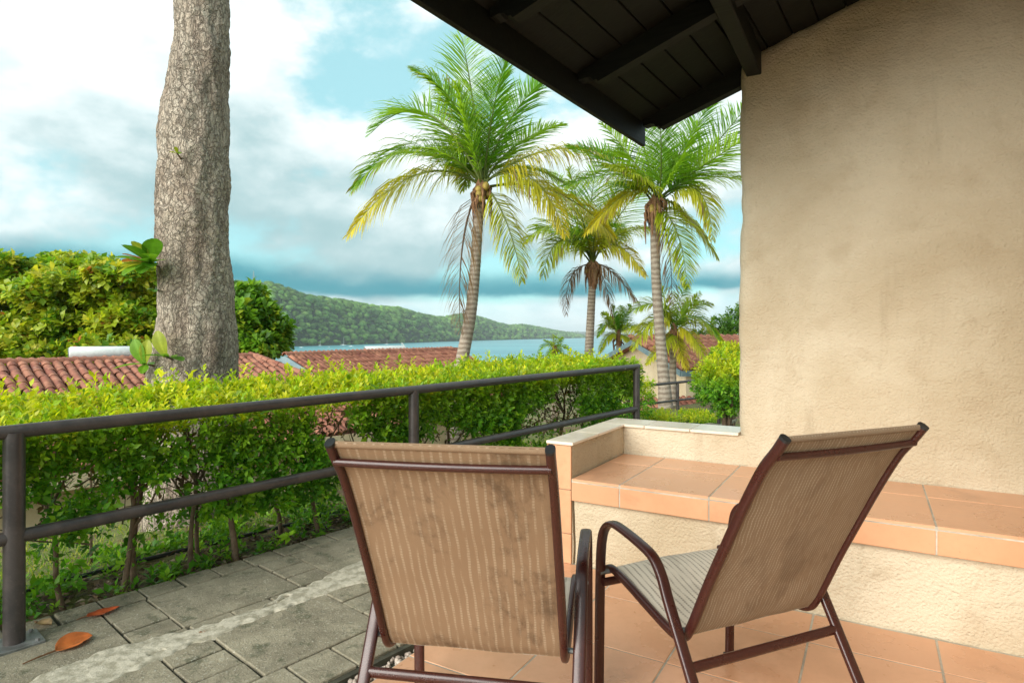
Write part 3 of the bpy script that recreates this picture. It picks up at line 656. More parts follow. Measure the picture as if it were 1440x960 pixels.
# ================================================================== RAILING
rail = thing('handrail', 'dark painted steel tube handrail with two bars along the path', 'railing', (0, 0, 0), 'path')
def rz(s): return .0131 * s
S0, S1 = -2.1, 4.786
MB().tube([(S0, 0, rz(S0) + .823), (S1 + .03, 0, rz(S1) + .823)], .0275, 16).build('top_rail', RAIL, rail, smooth=50)
MB().tube([(S0, 0, rz(S0) + .415), (S1, 0, rz(S1) + .415)], .0265, 16).build('middle_rail', RAIL, rail, smooth=50)
for s in (-2.0, 0, 1.994, S1):
    p = MB().tube([(s, 0, rz(s) - .004), (s, 0, rz(s) + .82)], .036 if s < 1 else .033, 16).build('post', RAIL, rail, smooth=50)
    q = MB().box(s - .085, s + .085, -.075, .075, rz(s) - .012, rz(s) + .009); o = q.build('base_plate', STEEL, rail, bevel=.002)
    for sx in (-1, 1):
        for sy in (-1, 1): MB().tube([(s + sx * .062, sy * .055, rz(s) + .004), (s + sx * .062, sy * .055, rz(s) + .018)], .008, 6).build('bolt', STEEL, rail)

# ================================================================== HEDGE  (path frame, y towards the bay)
HS0, HS1 = -1.6, 5.02
def hedge_top(s, y):
    return .805 + rz(s) + .072 * min(1, max(0, (y - .10) / .5)) ** .8 + .035 * noise.noise(Vector((s * 1.9, y * 2.5, 1))) + .028 * noise.noise(Vector((s * 6, y * 6, 4)))
hedge = thing('hedge', 'clipped golden-green hedge with bare stems behind the handrail', 'hedge', (0, .45, -.03), 'path'); ho = np.array(ORG[hedge])
def sprigs(P, A, nl, L, cols, spread=.75, step=.0085, r=rng, jit=.25, wide=.45, ratio=.5):
    """P base points, A shoot axes: nl leaves along each shoot"""
    n = len(P); A = nrm(A); ref = np.where(np.abs(A[:, 2:3]) > .9, [[1., 0, 0]], [[0, 0, 1.]]); u = nrm(np.cross(A, ref)); v = np.cross(A, u)
    B, D, U, Ls, C = [], [], [], [], []; ph = r.uniform(0, 6.28, n); size = r.uniform(.7, 1.35, n)
    for k in range(nl):
        a = ph + k * 2.4 + r.normal(0, .3, n); rad = u * np.cos(a)[:, None] + v * np.sin(a)[:, None]
        sp = spread * (1.15 - .6 * k / nl)
        D.append(nrm(A * (1 - sp * .6) + rad * sp + r.normal(0, jit, (n, 3)))); B.append(P + A * (step * k)[..., None] if hasattr(step, '__len__') else P + A * step * k + rad * .003)
        U.append(nrm(A * .8 + rad * -.2 + r.normal(0, .25, (n, 3)) + [0, 0, .35])); Ls.append(L * size * r.uniform(.65, 1.2, n)); C.append(cols * r.uniform(.82, 1.15, (n, 1)))
    B = np.concatenate(B); D = np.concatenate(D); U = np.concatenate(U); Ls = np.concatenate(Ls); C = np.concatenate(C)
    return leaf_arrays(B, D, U, Ls, Ls * ratio, C, wide)
def join(parts):
    V, T, C, o = [], [], [], 0
    for v, t, c in parts: V.append(v); T.append(t + o); C.append(c); o += len(v)
    return np.concatenate(V), np.concatenate(T), np.concatenate(C)
def pal(n, stops, r=rng, p=None):
    stops = np.array(stops); i = r.choice(len(stops), n, p=p); return stops[i] * r.uniform(.85, 1.15, (n, 1))
YEL = [(.66, .68, .02), (.54, .65, .02), (.40, .58, .02), (.76, .72, .04)]; GRN = [(.12, .33, .02), (.19, .43, .022), (.30, .54, .03), (.08, .24, .018)]
parts = []
n = 6200; s = rng.uniform(HS0, HS1, n); y = .08 + rng.beta(1.1, 1.1, n) * .80
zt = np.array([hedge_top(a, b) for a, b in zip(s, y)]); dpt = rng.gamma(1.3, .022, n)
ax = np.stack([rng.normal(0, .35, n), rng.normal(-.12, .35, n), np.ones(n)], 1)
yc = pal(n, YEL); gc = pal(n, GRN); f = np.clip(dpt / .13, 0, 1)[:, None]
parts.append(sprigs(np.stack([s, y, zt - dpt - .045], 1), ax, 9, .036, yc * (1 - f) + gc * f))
def dens(s, y, z): return .5 + .9 * noise.noise(Vector((s * 1.5, y * 2.0, z * 2.1 + 3))) + .55 * noise.noise(Vector((s * 4.2, y * 4, z * 4.5)))
def fill(n, yfun, zlo, zhi, thr, dirn, colr, leafn=7, L=.037, back=0):
    P = []; tries = 0
    while len(P) < n and tries < n * 14:
        tries += 1; s = random.uniform(HS0, HS1); y = yfun(); u = random.random(); z = zlo + (zhi - zlo) * u
        full = np.interp(s, [-1.5, .5, 1.0, 1.5, 1.8, 2.6, 5.5], [0, .0, .26, .22, .06, .20, .34]); lowb = .28 * (1 - u) ** 1.2
        if dens(s, y, z) + full - lowb * (1 - full) < thr: continue
        if z > hedge_top(s, y) - .02: continue
        P.append((s, y, z + rz(s)))
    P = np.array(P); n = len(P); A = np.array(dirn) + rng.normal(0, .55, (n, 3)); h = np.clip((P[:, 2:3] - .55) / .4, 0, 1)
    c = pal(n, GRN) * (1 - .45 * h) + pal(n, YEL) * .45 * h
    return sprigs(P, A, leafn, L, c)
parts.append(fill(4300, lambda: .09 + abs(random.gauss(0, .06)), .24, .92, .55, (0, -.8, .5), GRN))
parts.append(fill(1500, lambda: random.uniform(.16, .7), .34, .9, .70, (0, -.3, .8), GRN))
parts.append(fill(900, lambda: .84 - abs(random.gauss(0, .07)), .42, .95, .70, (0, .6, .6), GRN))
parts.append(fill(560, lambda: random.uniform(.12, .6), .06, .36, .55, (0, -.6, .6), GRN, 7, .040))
n = 260; s = rng.uniform(HS0, HS1, n); y = rng.uniform(.10, .8, n); P = np.stack([s, y, np.array([hedge_top(a, b) for a, b in zip(s, y)]) - .03], 1); lift = rng.gamma(1.6, .018, n); P[:, 2] += lift
parts.append(sprigs(P, np.stack([rng.normal(0, .3, n), rng.normal(0, .3, n), np.ones(n)], 1), 9, .036, pal(n, YEL), .7, .011))
n = 700; P = np.stack([rng.uniform(HS0, HS1, n), rng.uniform(.15, .75, n), rng.uniform(.35, .8, n)], 1); parts.append(sprigs(P, rng.normal(size=(n, 3)), 5, .034, pal(n, [(.20, .12, .06), (.28, .17, .07), (.12, .075, .045)])))
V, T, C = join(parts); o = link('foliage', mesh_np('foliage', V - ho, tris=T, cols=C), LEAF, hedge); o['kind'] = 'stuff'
STEMS = [(-1.3, .36), (-.75, .40), (-.3, .33), (.23, .30), (.45, .28), (.51, .30), (.76, .28), (.84, .38), (.99, .27), (1.36, .48), (1.53, .33), (1.95, .42), (2.3, .34), (2.75, .44), (3.1, .36), (3.6, .42), (4.0, .35), (4.45, .42), (4.85, .36)]
tw = MB()
for (s, y) in STEMS:
    m = MB(); r0 = random.uniform(.011, .019); lean = Vector((random.uniform(-.045, .045), random.uniform(-.035, .045), 0)); z0 = rz(s) - .06
    P = [Vector((s, y, z0))]
    for q in range(1, 6): P.append(Vector((s, y, z0)) + lean * q * .9 + Vector((random.uniform(-.022, .022), random.uniform(-.018, .018), q * .155)))
    m.tube(catmull(P, 4), [r0 * (1 - .65 * i / 20) for i in range(21)], 7)
    for b in range(5):
        q = random.randint(2, 4); a = random.uniform(0, 6.28); p = P[q]; l = random.uniform(.25, .5); d = Vector((math.cos(a) * .55, math.sin(a) * .45, .8)).normalized()
        pts = [p, p + d * l * .5 + Vector((random.uniform(-.03, .03), random.uniform(-.03, .03), 0)), p + d * l + Vector((0, 0, .05))]
        pts = [Vector((v.x, max(.1, min(.84, v.y)), min(v.z, hedge_top(v.x, v.y) - .04))) for v in pts]
        m.tube(catmull(pts, 3), [r0 * .5, r0 * .45, r0 * .4, r0 * .36, r0 * .3, r0 * .25, r0 * .2], 5)
    m.build('stem', STEM, hedge, smooth=60)
for q in range(620):
    s = random.uniform(HS0, HS1); y = random.uniform(.12, .8); z = random.uniform(.25, .72) + rz(s); d = Vector((random.gauss(0, .6), random.gauss(0, .5), random.uniform(.1, 1))).normalized(); l = random.uniform(.1, .26); p = Vector((s, y, z))
    e = p + d * l; e.y = max(.08, min(.86, e.y)); e.z = min(e.z, hedge_top(e.x, e.y) - .03)
    tw.tube([p, (p + e) / 2 + Vector((random.uniform(-.02, .02), random.uniform(-.02, .02), random.uniform(-.02, .02))), e], [.0042, .003, .0018], 4)
tw.build('twigs', STEM, hedge, kind='stuff')

# ---- strip of soil, litter, weeds and grass behind the path
def path_ground(s, y):
    w_ = fw('path', s, y); return ground_z(w_.x, w_.y)
n = 4200; s = rng.uniform(-1.5, 5.6, n); y = .2 + np.abs(rng.normal(.0, .30, n)); gz = np.array([path_ground(a, b) for a, b in zip(s, y)])
P = np.stack([s, y, gz + .02 + rng.uniform(0, .015, n)], 1); D = rng.normal(size=(n, 3)) * [1, 1, .25]
C = pal(n, [(.15, .085, .05), (.09, .055, .035), (.24, .15, .09), (.07, .045, .03), (.30, .22, .15)])
V, T, C = leaf_arrays(P, D, np.tile([0, 0, 1.], (n, 1)) + rng.normal(0, .4, (n, 3)), rng.uniform(.025, .065, n), rng.uniform(.012, .03, n), C)
tag(link('leaf_litter', mesh_np('leaf_litter', V, tris=T, cols=C), LITTER, None, 'path', (0, 0, 0)), 'dry brown leaf litter under the hedge', 'leaf litter', kind='stuff')
P = []; 
for q in range(120):
    s0, y0 = random.uniform(-.8, 5.4), random.uniform(.22, 1.1)
    for k in range(random.randint(5, 14)): P.append((s0 + random.gauss(0, .06), y0 + random.gauss(0, .05)))
P = np.array([(a, max(.22, b), path_ground(a, max(.22, b)) + random.uniform(.0, .035)) for a, b in P])
V, T, C = sprigs(P, np.tile([0, -.15, 1.], (len(P), 1)) + rng.normal(0, .4, (len(P), 3)), 7, .042, pal(len(P), GRN), .95, .008)
tag(link('weeds', mesh_np('weeds', V, tris=T, cols=C), LEAF, None, 'path', (0, 0, 0)), 'low leafy weeds along the edge of the pavers', 'weeds', kind='stuff')
n = 15000; s = rng.uniform(-1.0, 6.5, n); y = .66 + rng.beta(1.0, 1.5, n) * 3.2
keep = np.array([noise.noise(Vector((a * 1.1, b * 1.1, 5))) + .4 * noise.noise(Vector((a * 4, b * 4, 5))) > -.12 for a, b in zip(s, y)]); s, y = s[keep], y[keep]; n = len(s)
P = np.array([(a, b, path_ground(a, b) - .005) for a, b in zip(s, y)]); D = rng.normal(0, .55, (n, 3)) + [0, 0, 1]
V, T, C = leaf_arrays(P, D, rng.normal(size=(n, 3)), rng.uniform(.03, .085, n), .007, pal(n, [(.20, .34, .03), (.32, .44, .05), (.12, .25, .025), (.44, .44, .09)]), .3, .1, .2)
tag(link('grass', mesh_np('grass', V, tris=T, cols=C), LEAF, None, 'path', (0, 0, 0)), 'thin sunlit grass sloping away behind the hedge', 'grass', kind='stuff')
E_ = [(x, .60 + .03 * math.sin(x * 3), path_ground(x, .6) + .03) for x in np.linspace(-.2, 3.2, 14)]
tag(MB().tube([Vector(e) - Vector((-.2, .6, -.02)) for e in E_], .012, 8).build('garden_edging', BLACKP, smooth=50, frame='path', org=(0, 0, 0)), 'black plastic garden edging hose lying behind the hedge stems', 'edging')
bpy.data.objects['garden_edging'].location = fw('path', -.2, .6, -.02)

# ---- fallen leaves on the path
def fallen(name, label, s, y, L, Wd, ang, colr, curl=.35, fold=.5, stalk=.05, tilt=0):
    n, k = 12, 8; V = []; C = []
    for i in range(n + 1):
        u = i / n; w = Wd * (math.sin(math.pi * min(1, u ** .8)) ** .75) * .5
        for j in range(k + 1):
            v = -1 + 2 * j / k; x = (u - .5) * L; yy = v * w; z = fold * abs(yy) * (.6 + .5 * u) + curl * L * (u - .5) ** 2 + .004 * noise.noise(Vector((u * 6, v * 3, L * 50)))
            V.append((x, yy, z)); c = np.array(colr) * (1 - .55 * max(0, abs(v) - .55)) * (.85 + .35 * noise.noise(Vector((u * 4, v * 2, 9))))
            if j == k // 2: c = c * .8 + np.array([.25, .12, .05]) * .3
            C.append(c)
    Q = [(i * (k + 1) + j, (i + 1) * (k + 1) + j, (i + 1) * (k + 1) + j + 1, i * (k + 1) + j + 1) for i in range(n) for j in range(k)]
    V = np.array(V); V[:, 2] -= V[:, 2].min()
    if tilt:
        c_, s_ = math.cos(tilt), math.sin(tilt); V = np.stack([V[:, 0], V[:, 1] * c_ - V[:, 2] * s_, V[:, 1] * s_ + V[:, 2] * c_], 1); V[:, 2] -= V[:, 2].min()
    zs = V[4 if not tilt else 4][2]
    o = thing(name, label, 'leaf', (s, y, pz((s, 0)) + .001), 'path', 'large fallen leaves on the path'); o.rotation_euler.z += ang
    link('blade', mesh_np('blade', V, quads=Q, cols=C, smooth=True), LITTER, o)
    m = MB(); m.tube([(-L * .47, 0, V[k // 2][2] + .001), (-L * .5 - stalk * .5, .004, V[k // 2][2] * .5 + .004), (-L * .5 - stalk, .01, .003)], [.0035, .003, .0022], 6)
    ob = m.build('stalk', LITTER, None); ob.parent = o
    a = ob.data.attributes.new('Col', 'FLOAT_COLOR', 'POINT'); a.data.foreach_set('color', np.tile([.20, .09, .04, 1], len(ob.data.vertices)).astype(np.float32))
fallen('fallen_leaf', 'curled orange-red fallen leaf lying at the hedge edge of the path', .305, .03, .125, .062, R(2), (.70, .12, .03), .25, .35, .03)
fallen('fallen_leaf', 'folded orange-brown fallen leaf with a long stalk in the open path', .15, -.185, .135, .085, R(15), (.74, .20, .045), .15, .75, .10, .25)
fallen('fallen_leaf', 'pale tan fallen leaf beside the foot of the railing post', .115, .10, .075, .055, R(-60), (.50, .33, .18), .3, .6, .02)
fallen('fallen_leaf', 'tiny orange leaf fragment on the cement repair', .52, -.47, .028, .018, R(20), (.60, .18, .06), .2, .3, .004)

# ================================================================== BIG ALMOND TREE BEHIND THE HEDGE
TD = 4.6; tb = W(272, 525, TD); tgz = ground_z(tb.x, tb.y) - .05
almond = thing('almond_tree', 'massive grey almond trunk with scaly bark rising behind the hedge', 'tree', (tb.x, tb.y, tgz))
prof = [(700, 272, 156), (600, 272, 138), (525, 272, 122), (490, 275, 112), (450, 275, 107), (400, 274, 100), (350, 272, 97), (300, 271, 101), (250, 272, 102), (200, 273, 97), (150, 276, 92), (100, 281, 81), (50, 284, 76), (0, 284, 74), (-80, 288, 70), (-200, 296, 66), (-330, 306, 60)]
pz_ = np.array([H - (q[0] - HY) / F * TD for q in prof]); px_ = np.array([(q[1] - CX) / F * TD for q in prof]); pr_ = np.array([q[2] / 2 / F * TD * .95 for q in prof])
zz = np.arange(tgz, 5.2, .0135); NR = 120; V = []
for z in zz:
    cx_ = np.interp(z, pz_, px_); r_ = np.interp(z, pz_, pr_) + .10 * max(0, (.35 - (z - tgz))) ** 1.0
    for j in range(NR):
        a = 2 * math.pi * j / NR; c_, s_ = math.cos(a), math.sin(a); q = Vector((c_ * r_ * 1.0, s_ * r_, z))
        big = noise.noise(Vector((c_ * .9, s_ * .9, z * 1.3))) * .03 + noise.noise(Vector((c_ * 3.2, s_ * 3.2, z * 5.0))) * .014 + noise.noise(Vector((c_ * 1.8, s_ * 1.8, z * 2.9 + 4))) * .022
        d1 = noise.voronoi(Vector((q.x * 26, q.y * 26, q.z * 15)))[0]; plate = min(.30, d1[1] - d1[0]) * .5
        V.append((cx_ + c_ * (r_ + big + plate * .034 - .012 + .008 * n3(q, 22)) - tb.x, s_ * (r_ + big + plate * .034 - .012 + .006 * n3(q, 22, 3)), z - tgz))
Q = [(i * NR + j, i * NR + (j + 1) % NR, (i + 1) * NR + (j + 1) % NR, (i + 1) * NR + j) for i in range(len(zz) - 1) for j in range(NR)]
link('trunk', mesh_np('trunk', V, quads=Q, smooth=True), BARK, almond)
# limbs and crown high above the picture
top = Vector((np.interp(5.2, pz_, px_), tb.y, 5.15)); LB = []
m = MB()
for q in range(7):
    a = q * .9 + .3; l = random.uniform(2.2, 3.4); e = top + Vector((math.cos(a) * l, math.sin(a) * l, 1.3 + random.uniform(0, 1.4))); md = (top + e) / 2 + Vector((0, 0, .35)); m.tube(catmull([top - Vector((0, 0, .25)), md, e], 6), [.13 - .1 * i / 12 for i in range(13)], 9); LB += [e, md + (e - md) * .5]
m.build('limb', BARK, almond, smooth=60)
def almond_crown(centres, n_ros, spread, cols, Lf=.2, r=rng, flat=.35, p=None):
    P = np.array(centres)[r.integers(0, len(centres), n_ros)] + r.normal(0, 1, (n_ros, 3)) * [spread, spread, spread * flat]
    return sprigs(P, np.array([0, 0, 1.]) + r.normal(0, .4, (n_ros, 3)), 9, Lf, pal(n_ros, cols, r, p), .95, .02, r, .22, .68, .5)
V, T, C = almond_crown([v + Vector((0, 0, .3)) for v in LB], 900, .55, [(.09, .19, .025), (.15, .27, .03), (.26, .32, .04)], .2)
V[:, 2] = np.maximum(V[:, 2], 5.3); o = link('crown', mesh_np('crown', V - np.array(ORG[almond]), tris=T, cols=C), LEAF, almond); o['kind'] = 'stuff'
# leafy sprouts straight from the trunk, every big leaf its own piece
bm_leaf = {}
def big_leaf(parent, base, d, up, L, Wd, c, cv=.14):
    n, k = 9, 6; d = d.normalized(); sd = d.cross(up).normalized(); nn = sd.cross(d); V = []
    for i in range(n + 1):
        u = i / n; w = Wd * .5 * max(.04, math.sin(math.pi * min(1, .06 + u ** 1.5 * .90)) ** .7)
        for j in range(k + 1):
            v = -1 + 2 * j / k; V.append(base + d * (u * L) + sd * (v * w) + nn * (.35 * abs(v) * w * .6 - cv * L * u * u * 1.5))
    Q = [(i * (k + 1) + j, (i + 1) * (k + 1) + j, (i + 1) * (k + 1) + j + 1, i * (k + 1) + j + 1) for i in range(n) for j in range(k)]
    C = [np.array(c) * (1.25 if (i % (k + 1)) == k // 2 else random.uniform(.92, 1.05)) for i in range(len(V))]
    link('leaf', mesh_np('leaf', V, quads=Q, cols=C, smooth=True), LEAF, parent)
def sprout(px, py, side, leaves_, sc=1.0):
    """side -1 = left flank, 0 = facing us, 1 = right flank; leaves_: (dx, dz, towards, length, colour)"""
    z = H - (py - HY) / F * TD; cx_ = np.interp(z, pz_, px_); r_ = np.interp(z, pz_, pr_); ang = {-1: R(236), 0: R(270), 1: R(300)}[side]
    if side == 0: ang = -math.acos(max(-1, min(1, ((px - CX) / F * TD - cx_) / r_)))
    p = Vector((cx_ + math.cos(ang) * r_ * .96, tb.y + math.sin(ang) * r_ * .96, z)) - ORG[almond]; out = Vector((math.cos(ang), math.sin(ang), .25)).normalized(); e = p + out * .075 * sc
    st = MB().tube([p - out * .02, p + out * .04 * sc, e], [.009, .006, .005], 6).build('sprout', STEM, None); st.parent = almond
    for dx, dz, tw_, L, c in leaves_:
        d = Vector((dx, -tw_, dz)); big_leaf(st, e - out * random.uniform(0, .03), d, Vector((0, 0, 1)) if abs(d.normalized().z) < .85 else Vector((0, -1, 0)), L * sc, L * sc * .55, c)
G1, G2, Y1, O1 = (.12, .30, .025), (.20, .40, .03), (.40, .46, .05), (.50, .20, .05)
sprout(240, 380, -1, [(-.6, .25, .4, .17, G2), (-.2, .5, .6, .18, G1), (.4, .8, .5, .19, G1), (.8, .25, .7, .17, G2), (-1, .1, .1, .16, Y1), (-.9, .55, .1, .14, O1), (-1, .3, -.2, .18, O1), (-.3, -.25, .8, .17, G2), (.1, .2, 1, .18, G1), (-.7, -.15, .4, .16, Y1), (.6, -.05, .9, .15, G1), (.5, .45, .8, .15, G2), (-.1, .75, .5, .15, Y1), (.2, -.3, .9, .14, G1)], 1.25)
sprout(279, 236, 0, [(-.7, .2, .6, .05, Y1), (.8, .3, .6, .05, G2), (.1, .8, .5, .05, Y1)])
sprout(240, 412, -1, [(.5, -.1, .9, .10, G1), (-.2, .1, 1, .08, G2)], .8)
sprout(206, 512, -1, [(-1, .05, .5, .19, G2), (-.35, 1, .3, .18, G2), (.2, .9, .3, .17, Y1), (.8, .2, .6, .13, G1), (.3, -.3, .9, .12, G2)])
sprout(272, 503, 0, [(-.3, 1, .3, .16, Y1), (-1, .3, .5, .13, G1), (.7, .25, .7, .13, G2), (1, .1, .6, .15, G1), (.1, .4, 1, .12, G2)], 1.15)
# two broad leaves pushing up through the hedge top
wl = thing('broad_leaf_seedling', 'broad green seedling leaves poking up through the hedge top', 'plant', W(128, 545, 3.5) - Vector((0, 0, 1.0)))
zb = ORG[wl]; MB().tube([zb, zb + Vector((0, 0, .96))], [.008, .005], 6).build('stem', STEM, wl)
for d, L in ((Vector((-.6, -.5, .5)), .12), (Vector((.8, -.5, .35)), .13), (Vector((.1, -.8, .6)), .11)): big_leaf(wl, Vector((0, 0, .95)), d, Vector((0, 0, 1)), L, L * .8, G1, .1)

# ================================================================== HOUSES WITH CLAY TILE ROOFS
def barrel(L=.40, r0=.088, r1=.072, n=6):
    m = MB(); V = []
    for y_, r_ in ((0, r0), (L, r1)):
        for q in (r_, r_ - .014):
            for j in range(n + 1): a = math.pi * j / n; V.append((math.cos(a) * q, y_, math.sin(a) * q * .85))
    k = n + 1; Fc = []
    for j in range(n): Fc += [(j, 2 * k + j, 2 * k + j + 1, j + 1), (k + j, k + j + 1, 3 * k + j + 1, 3 * k + j), (j, j + 1, k + j + 1, k + j)]
    m.add(V, Fc); return m
TILE_ME = barrel(.31, .066, .054).build('roof_tile', CLAY, smooth=50); TILE_MESH = TILE_ME.data; bpy.data.objects.remove(TILE_ME)
bv = np.array([v.co[:] for v in TILE_MESH.vertices]); bq = [tuple(p.vertices) for p in TILE_MESH.polygons]
def tile_roof(parent, x0f, x1f, run, pitch, org, cap=None, step_x=.138, step_y=.235, score=None, ts=1.0):
    """covers slope y in [-run, 0] rising to the ridge at y = 0 (local), x limits as functions of y. Best-seen `cap` tiles are own pieces, rest one stuff part."""
    sl = math.sqrt(1 + pitch * pitch); rx = math.atan(pitch); items = []; step_x *= ts; step_y *= ts
    ny = int(run * sl / step_y) + 1
    for j in range(ny):
        yb = -run + j * step_y / sl
        a, b = x0f(yb), x1f(yb); nx_ = int((b - a) / step_x)
        for i in range(nx_): items.append((a + (i + .5) * step_x + random.uniform(-.012, .012), yb + random.uniform(-.012, .012), random.uniform(-.03, .03), random.uniform(0, .012)))
    if score: items.sort(key=score)
    k = len(items) if cap is None else cap
    for (x, y_, rzz, dz) in items[:k]:
        o = bpy.data.objects.new('roof_tile', TILE_MESH); col.objects.link(o); o.parent = parent; o.location = (org[0] + x, org[1] + y_, org[2] + y_ * pitch + .026 + dz); o.rotation_euler = (rx, 0, rzz)
    if items[k:]:
        PV = []
        for (x, y_, rzz, dz) in items[k:]:
            M_ = Matrix.Rotation(rzz, 3, 'Z') @ Matrix.Rotation(rx, 3, 'X'); PV.append(bv * ts @ np.array(M_).T + np.array([org[0] + x, org[1] + y_, org[2] + y_ * pitch + .026 + dz]))
        Q = (np.array(bq)[None] + (np.arange(len(PV)) * len(bv))[:, None, None]).reshape(-1, 4)
        o = link('roof_tiles', mesh_np('roof_tiles', np.concatenate(PV), quads=Q, smooth=True), CLAY, parent); o['kind'] = 'stuff'
def ridge_caps(parent, a, b, step=.25, r=1.35):
    a, b = Vector(a), Vector(b); n_ = max(1, int((b - a).length / step)); d = (b - a).normalized(); q = d.to_track_quat('Y', 'Z')
    for i in range(n_ + 1):
        o = bpy.data.objects.new('ridge_tile', TILE_MESH); col.objects.link(o); o.parent = parent; o.location = a + d * min(i * step, (b - a).length - .2) - d * .03; o.rotation_mode = 'QUATERNION'; o.rotation_quaternion = q; o.scale = (r, 1.05, r)
def house(name, label, ridge0, ang, length, run, pitch, wall_h, hip1=0.0, tiles=None, gable_mat=CREAM, overhang=.35, back_run=None, board=.17, ts=1.0):
    """ridge0: world point of the ridge's start; local x along the ridge, local -y falls towards the viewer"""
    h_ = bpy.data.objects.new(name, None); col.objects.link(h_); h_.location = ridge0; h_.rotation_euler = (0, 0, ang); tag(h_, label, 'house'); br = back_run or run
    Lb = length
    ez = -run * pitch; e2 = -br * pitch
    m = MB(); t = .05
    A = [(0, -run, ez), (Lb + hip1, -run, ez), (Lb, 0, 0), (0, 0, 0)]; B = [(0, 0, 0), (Lb, 0, 0), (Lb + hip1, br, e2), (0, br, e2)]
    for P in (A, B): m.add([(x, y, z - t) for x, y, z in P] + [(x, y, z) for x, y, z in P], [(3, 2, 1, 0), (4, 5, 6, 7), (0, 1, 5, 4), (1, 2, 6, 5), (2, 3, 7, 6), (3, 0, 4, 7)])
    if hip1: P = [(Lb + hip1, -run, ez), (Lb + hip1, br, e2), (Lb, 0, 0)]; m.add([(x, y, z - t) for x, y, z in P] + P, [(2, 1, 0), (3, 4, 5), (0, 1, 4, 3), (1, 2, 5, 4), (2, 0, 3, 5)])
    m.build('roof', CLAY, h_)
    ov = overhang; yb, yt = -run + ov, br - ov; zb_ = min(ez, e2) - wall_h; g0 = ov * .9; g1 = Lb + hip1 - ov * .9
    zf = lambda y: -abs(y) * pitch - t - .01
    m = MB(); P = [(yb, zb_), (yt, zb_), (yt, zf(yt)), (0, zf(0)), (yb, zf(yb))] if not hip1 else [(yb, zb_), (yt, zb_), (yt, zf(yt)), (yb, zf(yb))]
    V = [(g0, y, z) for y, z in P] + [(g1, y, z) for y, z in P]; k = len(P)
    if not hip1: m.add(V, [tuple(range(k))[::-1], tuple(range(k, 2 * k))] + [(i, (i + 1) % k, k + (i + 1) % k, k + i) for i in range(k)])
    else:
        P5 = [(yb, zb_), (yt, zb_), (yt, zf(yt)), (0, zf(0)), (yb, zf(yb))]; V = [(g0, y, z) for y, z in P5] + [(g1, yb, zb_), (g1, yt, zb_), (g1, yt, zf(yt)), (Lb - .05, 0, zf(0)), (g1, yb, zf(yb))]
        m.add(V, [(4, 3, 2, 1, 0), (5, 6, 7, 9), (9, 7, 8), (0, 1, 6, 5), (1, 2, 7, 6), (2, 3, 8, 7), (3, 4, 9, 8), (4, 0, 5, 9)])
    m.build('wall', CREAM, h_)
    # barge boards on the gable, fascia on the front eave
    m = MB()
    for y0_, z0_, y1_, z1_ in ((-run, ez, 0, 0), (0, 0, br, e2)): m.add([(-.03, y0_, z0_ - board), (-.03, y1_, z1_ - board), (-.03, y1_, z1_ + .015), (-.03, y0_, z0_ + .015), (.0, y0_, z0_ - board), (.0, y1_, z1_ - board), (.0, y1_, z1_ + .015), (.0, y0_, z0_ + .015)], [(0, 1, 2, 3), (7, 6, 5, 4), (0, 4, 5, 1), (1, 5, 6, 2), (2, 6, 7, 3), (3, 7, 4, 0)])
    m.build('barge_board', gable_mat, h_); MB().box(0, Lb + hip1, -run - .03, -run - .002, ez - board, ez + .01).build('fascia', gable_mat, h_)
    sc = None
    if tiles is not None:
        Mw = Matrix.Translation(ridge0) @ Matrix.Rotation(ang, 4, 'Z')
        def sc(it):
            p = Mw @ Vector((it[0], it[1], it[1] * pitch)); px = CX + F * p.x / p.y; py = HY + F * (H - p.z) / p.y; return (p.length + (0 if (py < 545 and -20 < px < 1060) else (3 if (-20 < px < 460 and py < 700) else 40)))
    tile_roof(h_, lambda y: 0.02, lambda y: Lb + hip1 * min(1, max(0, -y / run)) - .02, run, pitch, (0, 0, 0), tiles, score=sc, ts=ts)
    ridge_caps(h_, (0, 0, .03), (Lb, 0, .03))
    if hip1: ridge_caps(h_, (Lb + hip1, -run, ez + .05), (Lb, 0, .04))
    return h_
PA = FR['path'][1]
h1 = house('house', 'nearest tiled roof house below the hedge, behind the almond trunk', Vector((-8.7, 7.72, .74)), PA, 5.6, 3.3, .34, 2.5, 1.6, 300)
h2 = house('house', 'tiled roof house with a blue-grey gable between the green tree and the palm', Vector((-5.12, 13.9, .70)), R(58.5), 6.4, 3.0, .40, 2.6, 0, 0, BLUEG)
for o in h1.children:
    if o.name.startswith('barge'): pass
C0 = Vector((3.714, 13.5, .388)); u3 = Vector((.970, .2425, 0)); w3 = Vector((-.2425, .970, 0)); R3 = C0 + w3 * 2.5 + Vector((0, 0, .64))
h3 = house('house', 'cream walled house with tiled roof beyond the parapet', R3, math.atan2(.2425, .970), 7.5, 2.5, .256, 3.0, 0, 0, BLUEG, board=.11, ts=1.5)
# small tiled lean-to roofs below the cream house
lt = thing('lean_to_roof', 'small low clay tile lean-to in front of the cream house', 'roof', (0, 0, 0)); lt.location = (2.55, 13.05, -.30); lt.rotation_euler = (0, 0, math.atan2(.2425, .970)); ORG[lt] = Vector((0, 0, 0))
MB().add([(0, -.75, -.30), (1.75, -.75, -.30), (1.75, 0, -.02), (0, 0, -.02), (0, -.75, -.36), (1.75, -.75, -.36), (1.75, 0, -.08), (0, 0, -.08)], [(0, 1, 2, 3), (7, 6, 5, 4), (0, 4, 5, 1), (1, 5, 6, 2), (2, 6, 7, 3), (3, 7, 4, 0)]).build('deck', CLAY, lt)
MB().box(.06, 1.69, -.68, -.55, -2.3, -.29).build('wall', CREAM, lt)
tile_roof(lt, lambda y: 0.0, lambda y: 1.75, .75, .373, (0, 0, 0), None)
